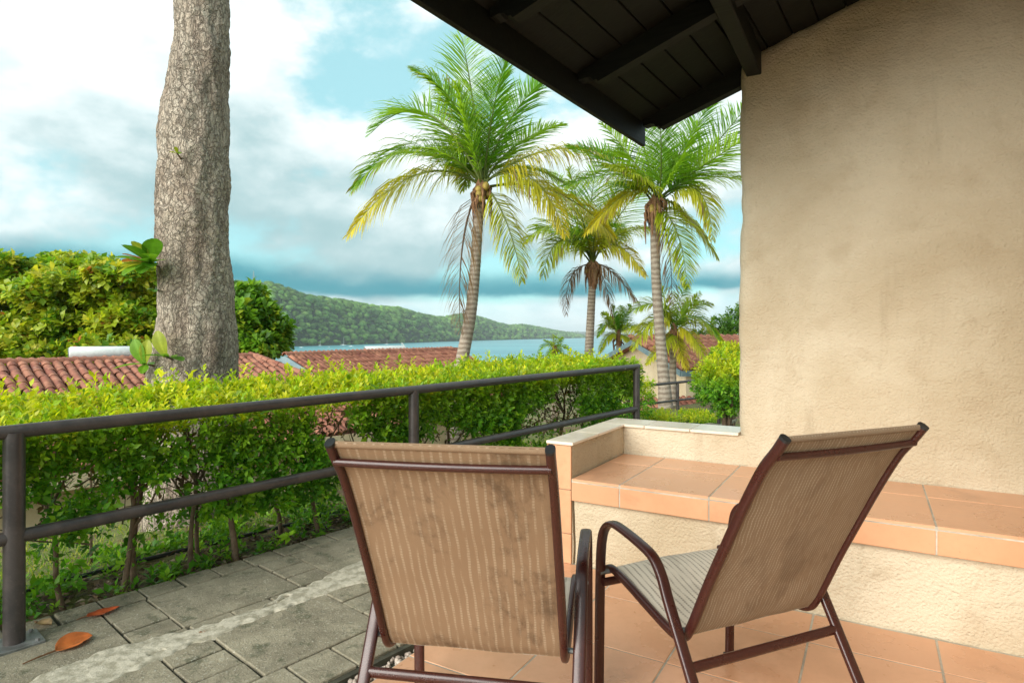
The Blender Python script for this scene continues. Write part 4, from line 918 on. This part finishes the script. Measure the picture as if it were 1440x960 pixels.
# solar tanks on the ridges
def tank(label, p, ang, L, r):
    t = thing('water_tank', label, 'tank', p); t.rotation_euler = (0, 0, ang); n = 18; m = MB(); V = []
    ring = [(-L / 2, r * .2), (-L / 2, r * .85), (-L / 2 + .03, r), (L / 2 - .03, r), (L / 2, r * .85), (L / 2, r * .2)]
    for x, q in ring: V += [(x, q * math.cos(2 * math.pi * j / n), q * math.sin(2 * math.pi * j / n) + r + .06) for j in range(n)]
    m.add(V, [(i * n + j, i * n + (j + 1) % n, (i + 1) * n + (j + 1) % n, (i + 1) * n + j) for i in range(5) for j in range(n)] + [tuple(range(n)), tuple(5 * n + j for j in range(n))])
    ORG[t] = Vector((0, 0, 0)); m.build('drum', WHITE, t, smooth=35)
    for x in (-1, 1): MB().box(x * L * .3 - .03, x * L * .3 + .03, -r * .8, r * .8, -.35, r * .35).build('saddle', BLUEG, t)
    MB().tube([(-L / 2 - .004, .0, r + .06), (-L / 2 - .012, 0, r + .06)], r * .8, 16).build('end_cap', BLUEG, t)
    MB().tube([(L / 2 - .1, 0, 2 * r + .04), (L / 2 - .1, 0, 2 * r + .14), (L / 2 + .1, -.05, r)], .012, 6).build('pipe', WHITE, t)
p1 = Vector((-8.7, 7.72, .74)) + Vector((math.cos(PA), math.sin(PA), 0)) * 3.2 + Vector((-math.sin(PA), math.cos(PA), 0)) * .30
tank('white cylindrical water tank on the roof ridge beside the almond trunk', p1 + Vector((0, 0, -.01)), PA - R(14), 1.0, .105)
p2 = Vector((-5.12, 13.9, .70)) + Vector((math.cos(R(58.5)), math.sin(R(58.5)), 0)) * 3.6 + Vector((-math.sin(R(58.5)), math.cos(R(58.5)), 0)) * .35
tank('white cylindrical water tank behind the ridge of the blue-grey gabled house', p2 + Vector((0, 0, -.08)), R(40), 1.25, .10)

# ================================================================== PALMS
PG = [(.15, .35, .022), (.24, .45, .027), (.35, .53, .035)]; PY = [(.50, .52, .035), (.40, .48, .03), (.66, .56, .04)]; PB = [(.26, .16, .085), (.34, .22, .12), (.20, .11, .055)]
PM = [(.26, .42, .025), (.38, .48, .025), (.16, .37, .025)]
def frond(parent, crown, mid, tip, tone, r, npair=52, lw=.042, lean=None, lf=.33):
    org = ORG[parent]
    c = mid * 2 - (crown + tip) * .5; P = [(1 - t) ** 2 * crown + 2 * t * (1 - t) * c + t * t * tip for t in [q / 14 for q in range(15)]]
    L = sum((P[i + 1] - P[i]).length for i in range(14)); base = {'g': PG, 'y': PY, 'b': PB, 'm': PM}[tone]
    tints = [np.array(base[r.integers(0, 3)]) for _ in range(2)]
    V, T, C = [], [], []
    # rachis
    nr = 5
    for i, p in enumerate(P):
        t = (P[min(i + 1, 14)] - P[max(i - 1, 0)]).normalized(); ref = Vector((0, 0, 1)) if abs(t.z) < .95 else Vector((1, 0, 0)); a = t.cross(ref).normalized(); b = t.cross(a); rad = L * .0105 * (1 - .86 * i / 14)
        for j in range(nr): V.append(p + (a * math.cos(6.283 * j / nr) + b * math.sin(6.283 * j / nr)) * rad); C.append((np.array([.20, .26, .05]) if tone != 'b' else np.array([.17, .10, .055])) * 1.0)
    for i in range(14):
        for j in range(nr): q = (i * nr + j, i * nr + (j + 1) % nr, (i + 1) * nr + (j + 1) % nr, (i + 1) * nr + j); T += [(q[0], q[1], q[2]), (q[0], q[2], q[3])]
    roll = r.normal(0, .35)
    for k in range(npair):
        u = .14 + .86 * (k + .5) / npair; f_ = u * 14; i = min(13, int(f_)); p = P[i].lerp(P[i + 1], f_ - i); t = (P[i + 1] - P[i]).normalized()
        ref = Vector((math.sin(roll) * .5, -.55, .85)).normalized()
        if lean is not None: ref = (ref + lean).normalized()
        s_ = t.cross(ref)
        if s_.length < .2: s_ = t.cross(Vector((.2, 1, .1)))
        s_.normalize(); up = s_.cross(t).normalized()
        ll = L * lf * (math.sin(math.pi * min(1, .16 + .80 * u)) ** .55) * r.uniform(.78, 1.12) * (1 - .45 * u ** 6)
        for sg in (-1, 1):
            if tone == 'b' and r.random() < .35: continue
            if r.random() < .05 or (noise.noise(Vector((u * 9, sg * 3.0, float(roll) * 40))) > .60): continue
            d = (s_ * sg * (.82 - .22 * u) + t * (.42 + .42 * u) + up * .24 + Vector(r.normal(0, .085, 3))).normalized()
            g = Vector((0, 0, -1)); dr = {'g': .17, 'm': .38, 'y': .72, 'b': 1.1}[tone] * r.uniform(.7, 1.35)
            d1 = (d + g * dr * .35).normalized(); d2 = (d + g * dr * 1.5 * (1 - .3 * u)).normalized(); d3 = (d + g * dr * 2.6).normalized()
            wv = d.cross(g); wv = wv.normalized() if wv.length > .1 else s_; wv = (wv * .75 + up.cross(d).normalized() * .4 * (1 if r.random() < .5 else -1)).normalized()
            a0 = p; a1 = p + d1 * ll * .38; a2 = a1 + d2 * ll * .34; a3 = a2 + d3 * ll * .28; w = lw * r.uniform(.8, 1.15) * (.6 if tone == 'b' else 1)
            n = len(V); V += [a0 + wv * w * .3, a0 - wv * w * .3, a1 + wv * w * .5, a1 - wv * w * .5, a2 + wv * w * .36, a2 - wv * w * .36, a3]
            T += [(n, n + 1, n + 3), (n, n + 3, n + 2), (n + 2, n + 3, n + 5), (n + 2, n + 5, n + 4), (n + 4, n + 5, n + 6)]
            cc = (tints[0] * (1 - u) + tints[1] * u) * r.uniform(.8, 1.2); tipc = cc * .8 + np.array(PY[2] if tone in 'ym' else (PB[0] if tone == 'b' else PG[2])) * .3
            if tone in 'ym' and r.random() < .12: tipc = np.array(PB[1])
            C += [cc] * 4 + [tipc] * 3
    V = np.array([tuple(v) for v in V]) - np.array(org)
    return link('frond', mesh_np('frond', V, tris=T, cols=np.array(C)), FROND, parent)
def palm(label, d, trunk, rads, crown_px, fronds, seed, extra=6, nuts=True, npair=52, lw=.042, elen=2.4, ground=None, boot=1.0):
    r = np.random.default_rng(seed); TP = [W(x, y, d) for x, y in trunk]
    g = ground_z(TP[0].x, d) if ground is None else ground
    if TP[0].z > g: TP.insert(0, Vector((TP[0].x - (TP[1].x - TP[0].x) * .4, d, g - .05))); rads = [rads[0] * 1.15] + rads
    o = thing('palm_tree', label, 'palm tree', TP[0]); pts = catmull(TP, 10); rr = np.interp(np.linspace(0, len(TP) - 1, len(pts)), range(len(TP)), rads)
    # ringed trunk
    fine = []; fr = []
    for i in range(len(pts) - 1):
        n = max(2, int((pts[i + 1] - pts[i]).length / .05))
        for k in range(n): fine.append(pts[i].lerp(pts[i + 1], k / n)); fr.append((rr[i] + (rr[i + 1] - rr[i]) * k / n) * (1 + (.025 if len(fr) % 2 else -.01)))
    fine.append(pts[-1]); fr.append(rr[-1]); MB().tube(fine, fr, 14).build('trunk', PALMB, o, smooth=70)
    c = W(*crown_px, d); sc = d / 13.0
    # fibrous crown shaft with old leaf bases
    m = MB().tube(catmull([pts[-1] - Vector((0, 0, .15)), (pts[-1] + c) / 2, c + Vector((0, 0, .18))], 4), [rr[-1] * 1.0, rr[-1] * 1.1, rr[-1] * 1.25, rr[-1] * 1.4, rr[-1] * 1.5, rr[-1] * 1.4, rr[-1] * 1.2, rr[-1] * .9, rr[-1] * .5], 10)
    for k in range(int(26 * boot)):
        a = r.uniform(0, 6.28); z = r.uniform(-.25, .1); p = c + Vector((math.cos(a) * rr[-1], math.sin(a) * rr[-1], z)); l = r.uniform(.15, .6); m.tube([p, p + Vector((math.cos(a) * .12, math.sin(a) * .12, -l * .3)), p + Vector((math.cos(a) * .10, math.sin(a) * .10, -l))], [.035, .025, .008], 5)
    m.build('crown_shaft', FIBRE, o, smooth=60)
    if nuts:
        for k in range(7):
            a = r.uniform(0, 6.28); p = c + Vector((math.cos(a) * rr[-1] * 1.5, math.sin(a) * rr[-1] * 1.5, r.uniform(-.3, .0))) - ORG[o]; bm = bmesh.new(); bmesh.ops.create_icosphere(bm, subdivisions=2, radius=.075 * r.uniform(.8, 1.1)); bmesh.ops.scale(bm, vec=(1, 1, 1.25), verts=bm.verts); bmesh.ops.translate(bm, vec=p, verts=bm.verts)
            me = bpy.data.meshes.new('coconut'); bm.to_mesh(me); bm.free(); me.polygons.foreach_set('use_smooth', [True] * len(me.polygons)); link('coconut', me, NUT, o)
    for (mx, my, tx, ty, dd, tone) in fronds: frond(o, c + Vector((r.uniform(-.05, .05), r.uniform(-.08, .08), r.uniform(-.05, .1))), W(mx, my, d + dd * .55), W(tx, ty, d + dd), tone, r, npair, lw)
    for k in range(extra):                                # fronds that lean away from or towards us
        a = r.uniform(0, 6.28); el = r.uniform(.35, 1.2); L = elen * r.uniform(.85, 1.1); h = Vector((math.cos(a) * .55, abs(math.sin(a)) + .35, 0)).normalized(); md = c + h * L * .5 * math.cos(el) + Vector((0, 0, L * .55 * math.sin(el))); tp = c + h * L * .92 * math.cos(el * .6) + Vector((0, 0, L * (math.sin(el) * .75 - .28)))
        frond(o, c, md, tp, 'gm'[int(r.integers(0, 2))], r, npair, lw)
    return o
palm('tallest coconut palm with a curved trunk rising behind the hedge', 13.0, [(640, 560), (650, 505), (662, 440), (668, 380), (672, 320), (676, 275)], [.155, .138, .122, .112, .105, .098], (677, 262),
     [(666, 150, 650, 54, 1.0, 'g'), (692, 165, 712, 80, -.6, 'g'), (715, 172, 772, 106, .5, 'g'), (640, 150, 580, 98, -.5, 'm'), (600, 160, 521, 188, .9, 'g'), (590, 208, 495, 268, -.6, 'm'), (585, 246, 490, 330, .3, 'y'), (768, 212, 868, 222, -.8, 'y'),
      (745, 250, 795, 330, -.9, 'y'), (735, 236, 800, 262, 1.4, 'm'), (712, 312, 734, 396, -.5, 'y'), (652, 335, 647, 465, -.3, 'b'), (775, 268, 862, 332, .5, 'y'), (650, 195, 622, 125, 1.4, 'g'), (632, 222, 556, 215, 1.6, 'g'), (688, 190, 690, 112, 1.8, 'g'), (660, 190, 640, 118, -1.0, 'g'), (725, 205, 790, 175, 1.2, 'g')], 21, 3, True, 118, .026)
palm('coconut palm with a straight grey trunk beside the porch wall', 11.5, [(937, 590), (934, 540), (929, 480), (923, 400), (921, 330), (922, 300)], [.155, .112, .096, .088, .084, .08], (922, 284),
     [(930, 218, 925, 138, -.9, 'g'), (958, 212, 1002, 140, .6, 'g'), (985, 236, 1062, 186, .2, 'g'), (988, 250, 1070, 262, -.4, 'm'), (978, 266, 1002, 338, -.7, 'y'), (892, 228, 846, 172, .4, 'g'), (880, 246, 792, 262, -.3, 'm'), (882, 272, 822, 330, .3, 'y'), (950, 322, 966, 402, -.6, 'm'), (940, 345, 944, 425, -.2, 'b'), (962, 300, 1008, 362, .8, 'y'), (905, 205, 880, 128, .9, 'g'), (950, 235, 985, 170, -.8, 'g'), (985, 225, 1050, 150, .9, 'g'), (870, 235, 800, 205, .9, 'g'), (900, 250, 850, 232, -.9, 'm')], 22, 2, True, 108, .024, 2.2)
palm('coconut palm with rusty coconut bunches between the tallest palm and the grey-trunked palm', 18.0, [(826, 560), (828, 500), (831, 440), (833, 400)], [.145, .13, .115, .108], (834, 372),
     [(788, 318, 736, 342, -.5, 'm'), (790, 338, 762, 392, -.8, 'y'), (808, 308, 776, 246, .6, 'g'), (830, 300, 842, 226, .4, 'g'), (868, 308, 912, 252, .7, 'g'), (872, 330, 918, 322, -.4, 'y'), (866, 345, 908, 388, -.7, 'y'), (862, 384, 902, 432, -.5, 'b'), (804, 388, 796, 442, -.4, 'b'), (848, 390, 862, 445, -.6, 'b'), (805, 335, 752, 322, .9, 'm'), (818, 305, 800, 236, -.7, 'm'), (852, 305, 880, 240, -.7, 'y'), (840, 320, 868, 300, -1.0, 'y')], 23, 3, True, 94, .033, 2.6, None, 2.0)
palm('young yellowing palm growing behind the straight grey palm trunk', 12.7, [(948, 610), (946, 540), (947, 480)], [.085, .075, .065], (948, 466),
     [(922, 428, 886, 440, -.2, 'm'), (925, 445, 888, 492, -.4, 'y'), (935, 480, 908, 512, -.5, 'y'), (940, 430, 924, 398, .3, 'm'), (955, 428, 966, 400, .2, 'm'), (975, 432, 1002, 428, .3, 'm'), (980, 445, 1012, 478, -.2, 'm'), (972, 470, 996, 512, -.4, 'y'), (955, 485, 966, 520, -.6, 'y'), (915, 455, 876, 466, .4, 'y'), (985, 455, 1022, 488, .4, 'y'), (962, 440, 985, 412, -.4, 'm')], 24, 2, False, 64, .024, 1.1, None, .6)
palm('small bright green palm crown below the rusty coconut palm', 19.0, [(868, 560), (869, 500), (870, 482)], [.09, .07, .06], (870, 472),
     [(855, 455, 840, 474, 0, 'm'), (858, 450, 846, 440, .2, 'm'), (866, 450, 860, 428, -.2, 'm'), (878, 448, 886, 428, .3, 'm'), (886, 458, 902, 472, -.2, 'm'), (856, 472, 842, 498, -.3, 'y'), (884, 476, 896, 502, -.3, 'y'), (872, 452, 874, 430, .5, 'm')], 25, 3, False, 56, .034, 1.1, None, .4)
palm('tiny palm crown showing over the hedge top against the bay', 17.0, [(780, 560), (780, 510), (780, 498)], [.09, .08, .07], (780, 494),
     [(770, 484, 756, 494, 0, 'm'), (773, 482, 764, 478, .2, 'm'), (779, 482, 777, 470, -.2, 'm'), (786, 482, 792, 474, .2, 'm'), (791, 486, 804, 494, -.2, 'm'), (775, 492, 764, 506, -.3, 'm'), (787, 492, 797, 506, -.2, 'm')], 26, 2, False, 30, .022, .7, None, .3)

# ================================================================== OTHER TREES AND SHRUBS
def leafy_tree(name, label, d, base_px, clumps, cols, n_ros, Lf, spread, seed, flat=.5, p=None, trunk_r=.14, style='almond'):
    """clumps: (px, py, depth offset, weight)"""
    r = np.random.default_rng(seed); b = W(*base_px, d); g = ground_z(b.x, d); b.z = max(g, -6); o = thing(name, label, 'tree', (b.x, b.y, g - .05)); org = ORG[o]
    CP = [W(x, y, d + dd) for x, y, dd, w in clumps]; hub = Vector((b.x, b.y, sum(c.z for c in CP) / len(CP) - 1.0)); hub.z = max(hub.z, g + .6)
    MB().tube(catmull([org, (org + hub) / 2 + Vector((.1, 0, 0)), hub], 5), [trunk_r * (1 - .4 * i / 10) for i in range(11)], 9).build('trunk', BARK if style == 'almond' else STEM, o, smooth=60)
    m = MB()
    for c in CP: m.tube(catmull([hub - Vector((0, 0, .1)), (hub + c) / 2 + Vector((0, 0, .1)), c], 4), [trunk_r * .45 * (1 - .85 * i / 8) for i in range(9)], 6)
    m.build('limbs', BARK if style == 'almond' else STEM, o, smooth=60)
    ws = np.array([c[3] for c in clumps], float); idx = r.choice(len(CP), n_ros, p=ws / ws.sum()); ctr = np.array([tuple(c) for c in CP])[idx]
    dirs = rand_dirs(n_ros, r); rad = spread * (.45 + .6 * r.random(n_ros) ** .6)[:, None] * np.sqrt(ws / ws.mean())[idx][:, None]; P = ctr + dirs * rad * [1, 1, flat]
    A = dirs * [.7, .7, .5] + [0, 0, .8] + r.normal(0, .25, (n_ros, 3)); c = pal(n_ros, cols, r, p)
    V, T, C = sprigs(P, A, 9 if style == 'almond' else 8, Lf, c, .95, .02 if style == 'almond' else .03, r, .22, .66 if style == 'almond' else .45, .52)
    k = link('crown', mesh_np('crown', V - np.array(org), tris=T, cols=C), LEAF, o); k['kind'] = 'stuff'; return o
ALC = [(.42, .50, .03), (.26, .42, .025), (.13, .29, .02), (.60, .56, .05), (.52, .20, .05)]
rr = np.random.default_rng(5); cl_ = []
for k in range(30): x = rr.uniform(-150, 205); yb = 372 + .03 * abs(x - 60) + rr.uniform(0, 22); cl_.append((x, yb, rr.uniform(-1.5, 1.8), 1.0))
for k in range(26): cl_.append((rr.uniform(-150, 40), rr.uniform(400, 492), rr.uniform(-2.2, .8), 1.15))
for k in range(14): cl_.append((-40 + 19 * k + rr.uniform(-6, 6), 496 + rr.uniform(-4, 8), rr.uniform(-2.5, -1.0), .9))
for k in range(44): cl_.append((20 + 190 * (k % 11) / 10 + rr.uniform(-8, 8), 398 + 28 * (k // 11) + rr.uniform(-9, 9), rr.uniform(-2.0, -.2), 1.0))
leafy_tree('almond_tree', 'wide layered yellow-green almond tree behind the nearest tiled roof', 19.0, (80, 520), cl_, ALC, 7600, .23, .52, 31, .42, [.44, .27, .13, .145, .015], .28)
leafy_tree('almond_tree', 'compact bright green almond tree in front of the headland', 15.5, (366, 520), [(338, 425, 0, .8), (350, 420, .3, .6), (333, 450, -.5, 1), (360, 446, 0, 1.1), (345, 476, -.3, 1.1), (380, 466, .2, .9), (362, 488, -.4, 1), (333, 496, 0, .8), (383, 490, .3, .6), (350, 440, .6, 1)], [(.22, .42, .03), (.15, .33, .025), (.09, .22, .02), (.42, .52, .04)], 1500, .20, .40, 32, .7, [.35, .3, .2, .15], .13)
leafy_tree('shade_tree', 'airy green tree behind the cream house roof', 24.0, (1040, 520), [(1020, 462, 0, 1), (1038, 452, .5, 1), (1032, 474, -.4, 1.1), (1060, 460, 0, 1), (1080, 470, 0, 1.2), (1012, 470, .4, .5), (1050, 440, .6, .7)], [(.10, .22, .028), (.16, .29, .03), (.06, .15, .02)], 420, .17, .52, 33, .7, None, .12, 'x')
leafy_tree('shade_tree', 'dark green tree at the far side of the cream house beyond the young palm', 27.0, (985, 500), [(985, 478, 0, 1), (1000, 482, 0, 1), (965, 482, .4, .8)], [(.10, .20, .028), (.05, .13, .02)], 160, .18, .5, 36, .6, None, .1, 'x')
def shrub(name, label, cat, c, rx, ry, rz_, n, Lf, cols, seed, stem=None, gz=None, squash=None):
    r = np.random.default_rng(seed); g = ground_z(c.x, c.y) if gz is None else gz; o = thing(name, label, cat, (c.x, c.y, g - .04)); org = np.array(ORG[o]); m = MB()
    for k in range(5): a = k * 1.25; m.tube(catmull([Vector((c.x + .02 * math.cos(a), c.y + .02 * math.sin(a), g - .04)), Vector((c.x + .05 * math.cos(a), c.y + .05 * math.sin(a), (g + c.z) / 2)), Vector((c.x + rx * .5 * math.cos(a), c.y + ry * .5 * math.sin(a), c.z))], 4), .012 if not stem else stem, 6)
    m.build('stems', STEM, o, smooth=60)
    d = rand_dirs(n, r); rad = r.random(n)[:, None] ** .3; bumps = 1 + .22 * np.array([noise.noise(Vector(v) * 2.6 + Vector((seed, 0, 0))) for v in d])[:, None]
    if squash: d = np.sign(d) * np.abs(d) ** squash
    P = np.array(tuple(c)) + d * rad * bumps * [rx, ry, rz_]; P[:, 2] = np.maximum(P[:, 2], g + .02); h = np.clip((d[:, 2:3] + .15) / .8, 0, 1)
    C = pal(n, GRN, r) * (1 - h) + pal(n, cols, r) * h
    V, T, C = sprigs(P, d + [0, 0, .45], 8, Lf, C, .8, .009, r); k = link('foliage', mesh_np('foliage', V - org, tris=T, cols=C), LEAF, o); k['kind'] = 'stuff'; return o
shrub('topiary_shrub', 'rounded clipped shrub on woody stems beside the porch wall', 'shrub', W(1022, 540, 7.0), .36, .36, .30, 1100, .042, YEL, 41, .02)
shrub('topiary_shrub', 'smaller clipped crown showing above the rounded shrub', 'shrub', W(1030, 499, 8.2), .24, .24, .11, 420, .045, YEL, 42)
shrub('low_hedge', 'low flat yellow-green hedge beyond the parapet', 'hedge', W(952, 593, 9.0), .62, .34, .12, 1300, .034, YEL, 43, None, None, .6)
shrub('roadside_shrub', 'yellow-green shrub behind the end of the railing', 'shrub', W(888, 560, 8.6), .30, .3, .34, 420, .045, YEL, 44)
# second railing on the lower walkway
r2 = thing('walkway_railing', 'thin brown two-bar railing on the lower walkway behind the parapet', 'railing', (0, 0, 0)); ORG[r2] = Vector((0, 0, 0))
D2 = lambda x: 10.2 + (x - 899) * .012
pt = lambda x, y: W(x, y, D2(x))
MB().tube([pt(880, 545), pt(953, 537.5), pt(1030, 530)], .024, 10).build('top_rail', RAIL, r2, smooth=50); MB().tube([pt(880, 571.3), pt(953, 562.5), pt(1030, 553.5)], .02, 10).build('middle_rail', RAIL, r2, smooth=50)
for x, y in ((884, 544.5), (953, 537.5), (1026, 530.4)):
    p = pt(x, y); MB().tube([p, Vector((p.x, p.y, ground_z(p.x, p.y) - .03))], .026, 10).build('post', RAIL, r2, smooth=50)
r3 = thing('upper_railing', 'short dark rail showing between the two clipped shrub crowns', 'railing', (0, 0, 0)); ORG[r3] = Vector((0, 0, 0))
MB().tube([W(1010, 505, 7.7), W(1085, 506, 7.4)], .022, 10).build('top_rail', RAIL, r3, smooth=50)
for x in (1011, 1084): p = W(x, 505.5, 7.7 if x < 1050 else 7.4); MB().tube([p, Vector((p.x, p.y, ground_z(p.x, p.y) - .03))], .022, 10).build('post', RAIL, r3, smooth=50)

# ================================================================== SLING CHAIRS
def make_chair(label, topc, yaw, sling, seed):
    a = R(yaw); f_ = Vector((-math.sin(a), math.cos(a), 0)); base = Vector((topc[0], topc[1], 0)) + f_ * .40
    ch = bpy.data.objects.new('patio_chair', None); col.objects.link(ch); ch.location = base; ch.rotation_euler = (0, 0, a); tag(ch, label, 'chair', 'sling patio chairs'); ORG[ch] = Vector((0, 0, 0))
    ws, wl = .244, .284; o = -.40
    back = [(.000, .960), (.026, .925), (.060, .885), (.090, .838), (.130, .768), (.190, .655), (.250, .540), (.300, .435), (.325, .385), (.348, .352), (.385, .338)]
    seat = [(.385, .338), (.43, .343), (.52, .365), (.62, .392), (.69, .408), (.725, .411), (.750, .402)]
    rail_p = catmull([(q[0] + o, q[1]) for q in back + seat[1:]], 4)
    for sx in (-1, 1):
        MB().sweep([tuple(p) for p in rail_p], sx * ws, .0108, .0138, 12, 2.6).build('sling_rail', FRAME, ch, smooth=45)
        e = back[0]; MB().sweep([(e[0] + o - .002, e[1] + .003), (e[0] + o + .002, e[1] - .003)], sx * ws, .0111, .0141, 12, 2.6).build('end_cap', CAPM, ch)
        leg = [(.741, 0), (.738, .15), (.732, .40), (.722, .51), (.700, .560), (.660, .585), (.600, .584), (.500, .567), (.440, .548), (.400, .505), (.372, .450), (.30, .325), (.20, .150), (.115, 0)]
        MB().sweep([tuple(p) for p in catmull([(q[0] + o, q[1]) for q in leg], 5)], sx * wl, .0172, .010, 14, 3.2).build('arm_leg_frame', FRAME, ch, smooth=45)
        for t, z in ((.741, 0), (.115, 0)): MB().box(sx * wl - .020, sx * wl + .020, t + o - .013, t + o + .013, -.001, .012).build('foot_cap', CAPM, ch, bevel=.002)
        for t, z in ((.728, .402), (.345, .372)): MB().tube([(sx * (ws + .002), t + o, z), (sx * (wl + .004), t + o, z)], .008, 8).build('bolt', STEEL, ch, smooth=40)
    def bar(t, z, hw, r1, r2): return MB().sweep([(-hw, z), (hw, z)], t + o, r1, r2, 12, 2.3)
    def xbar(name, t, z, hw, ry, rz_, dip=0.0):
        m = MB(); n = 12; k = 9; V = []
        for i in range(k):
            x = -hw + 2 * hw * i / (k - 1); zz_ = z - dip * (1 - (x / hw) ** 2)
            V += [(x, t + o + ry * math.cos(6.2832 * j / n), zz_ + rz_ * math.sin(6.2832 * j / n)) for j in range(n)]
        m.add(V, [(i * n + j, i * n + (j + 1) % n, (i + 1) * n + (j + 1) % n, (i + 1) * n + j) for i in range(k - 1) for j in range(n)] + [tuple(range(n))[::-1], tuple((k - 1) * n + j for j in range(n))]); m.build(name, FRAME, ch, smooth=50)
    xbar('back_crossbar', .022, .914, ws, .008, .0095, .003); xbar('rear_crossbar', .288, .298, wl, .011, .015); xbar('front_crossbar', .715, .375, wl, .011, .014)
    # sling: two faces of one fabric, the back panel and the seat panel
    def sling_part(name, prof, mats, sag):
        P = catmull([(q[0] + o, q[1], 0) for q in prof], 8); n = len(P); k = 25; V = []; UV = []; ln = 0; r = random.Random(seed)
        for side in (0, 1):
            ln = 0
            for i in range(n):
                if i: ln += (P[i] - P[i - 1]).length
                t = (P[min(i + 1, n - 1)] - P[max(i - 1, 0)]).normalized(); nn = Vector((-t.y, t.x))
                for j in range(k):
                    u = -1 + 2 * j / (k - 1); env = (1 - u * u) * math.sin(math.pi * min(1, max(0, i / (n - 1)))) ; w = sag * env + .004 * noise.noise(Vector((u * 2 + seed, ln * 7, 1))) * (1 - u ** 4)
                    h = (.0012 if side else -.0012) - w
                    V.append((u * (ws - .006), P[i].x + nn.x * h, P[i].y + nn.y * h)); UV.append((u * ws + .5 + seed, ln))
        Q = []; M_ = []
        for side in (0, 1):
            b = side * n * k
            for i in range(n - 1):
                for j in range(k - 1):
                    q = (b + i * k + j, b + i * k + j + 1, b + (i + 1) * k + j + 1, b + (i + 1) * k + j); Q.append(q if side else q[::-1]); M_.append(side)
        for i in (0, n - 1):
            for j in range(k - 1): q = (i * k + j, i * k + j + 1, n * k + i * k + j + 1, n * k + i * k + j); Q.append(q); M_.append(0)
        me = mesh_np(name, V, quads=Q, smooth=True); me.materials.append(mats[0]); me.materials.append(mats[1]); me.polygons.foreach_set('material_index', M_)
        uvl = me.uv_layers.new(name='UVMap'); li = np.empty(len(me.loops), dtype=np.int32); me.loops.foreach_get('vertex_index', li); uvl.data.foreach_set('uv', np.array(UV, dtype=np.float32)[li].ravel())
        o_ = link(name, me, None, ch); return o_
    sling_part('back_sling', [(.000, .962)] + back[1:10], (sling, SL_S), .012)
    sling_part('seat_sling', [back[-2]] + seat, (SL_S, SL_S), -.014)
    # rolled hem along the top edge and the fold at the bottom of the back
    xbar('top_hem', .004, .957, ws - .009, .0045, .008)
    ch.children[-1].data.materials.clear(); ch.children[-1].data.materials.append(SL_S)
    return ch
cA = make_chair('maroon sling chair with stained brown back facing the hedge', (-.161, 1.316), -9.8, SL_L, 1)
cB = make_chair('maroon sling chair with clean striped back standing beside the bench', (.850, 1.509), 23.6, SL_R, 2)
for c_, mt in ((cA, SL_L), (cB, SL_R)):
    for k in c_.children:
        if k.name.startswith('top_hem'):
            k.data.materials.clear(); k.data.materials.append(mt); k.data.uv_layers.new(name='UVMap')

# ================================================================== AIR
hz = MB().box(-15000, 15000, -200, 21000, -110, 175).build('haze', None, org=(0, 0, 0)); tag(hz, 'thin pale sea haze over the bay', 'haze', kind='stuff')
hm = bpy.data.materials.new('sea_haze'); hm.use_nodes = True; hn = hm.node_tree; hn.nodes.clear()
pv = hn.nodes.new('ShaderNodeVolumePrincipled'); ho_ = hn.nodes.new('ShaderNodeOutputMaterial'); hn.links.new(pv.outputs[0], ho_.inputs['Volume'])
pv.inputs['Color'].default_value = (.86, .95, 1.0, 1); pv.inputs['Density'].default_value = .00009; pv.inputs['Anisotropy'].default_value = .0
hz.data.materials.clear(); hz.data.materials.append(hm)
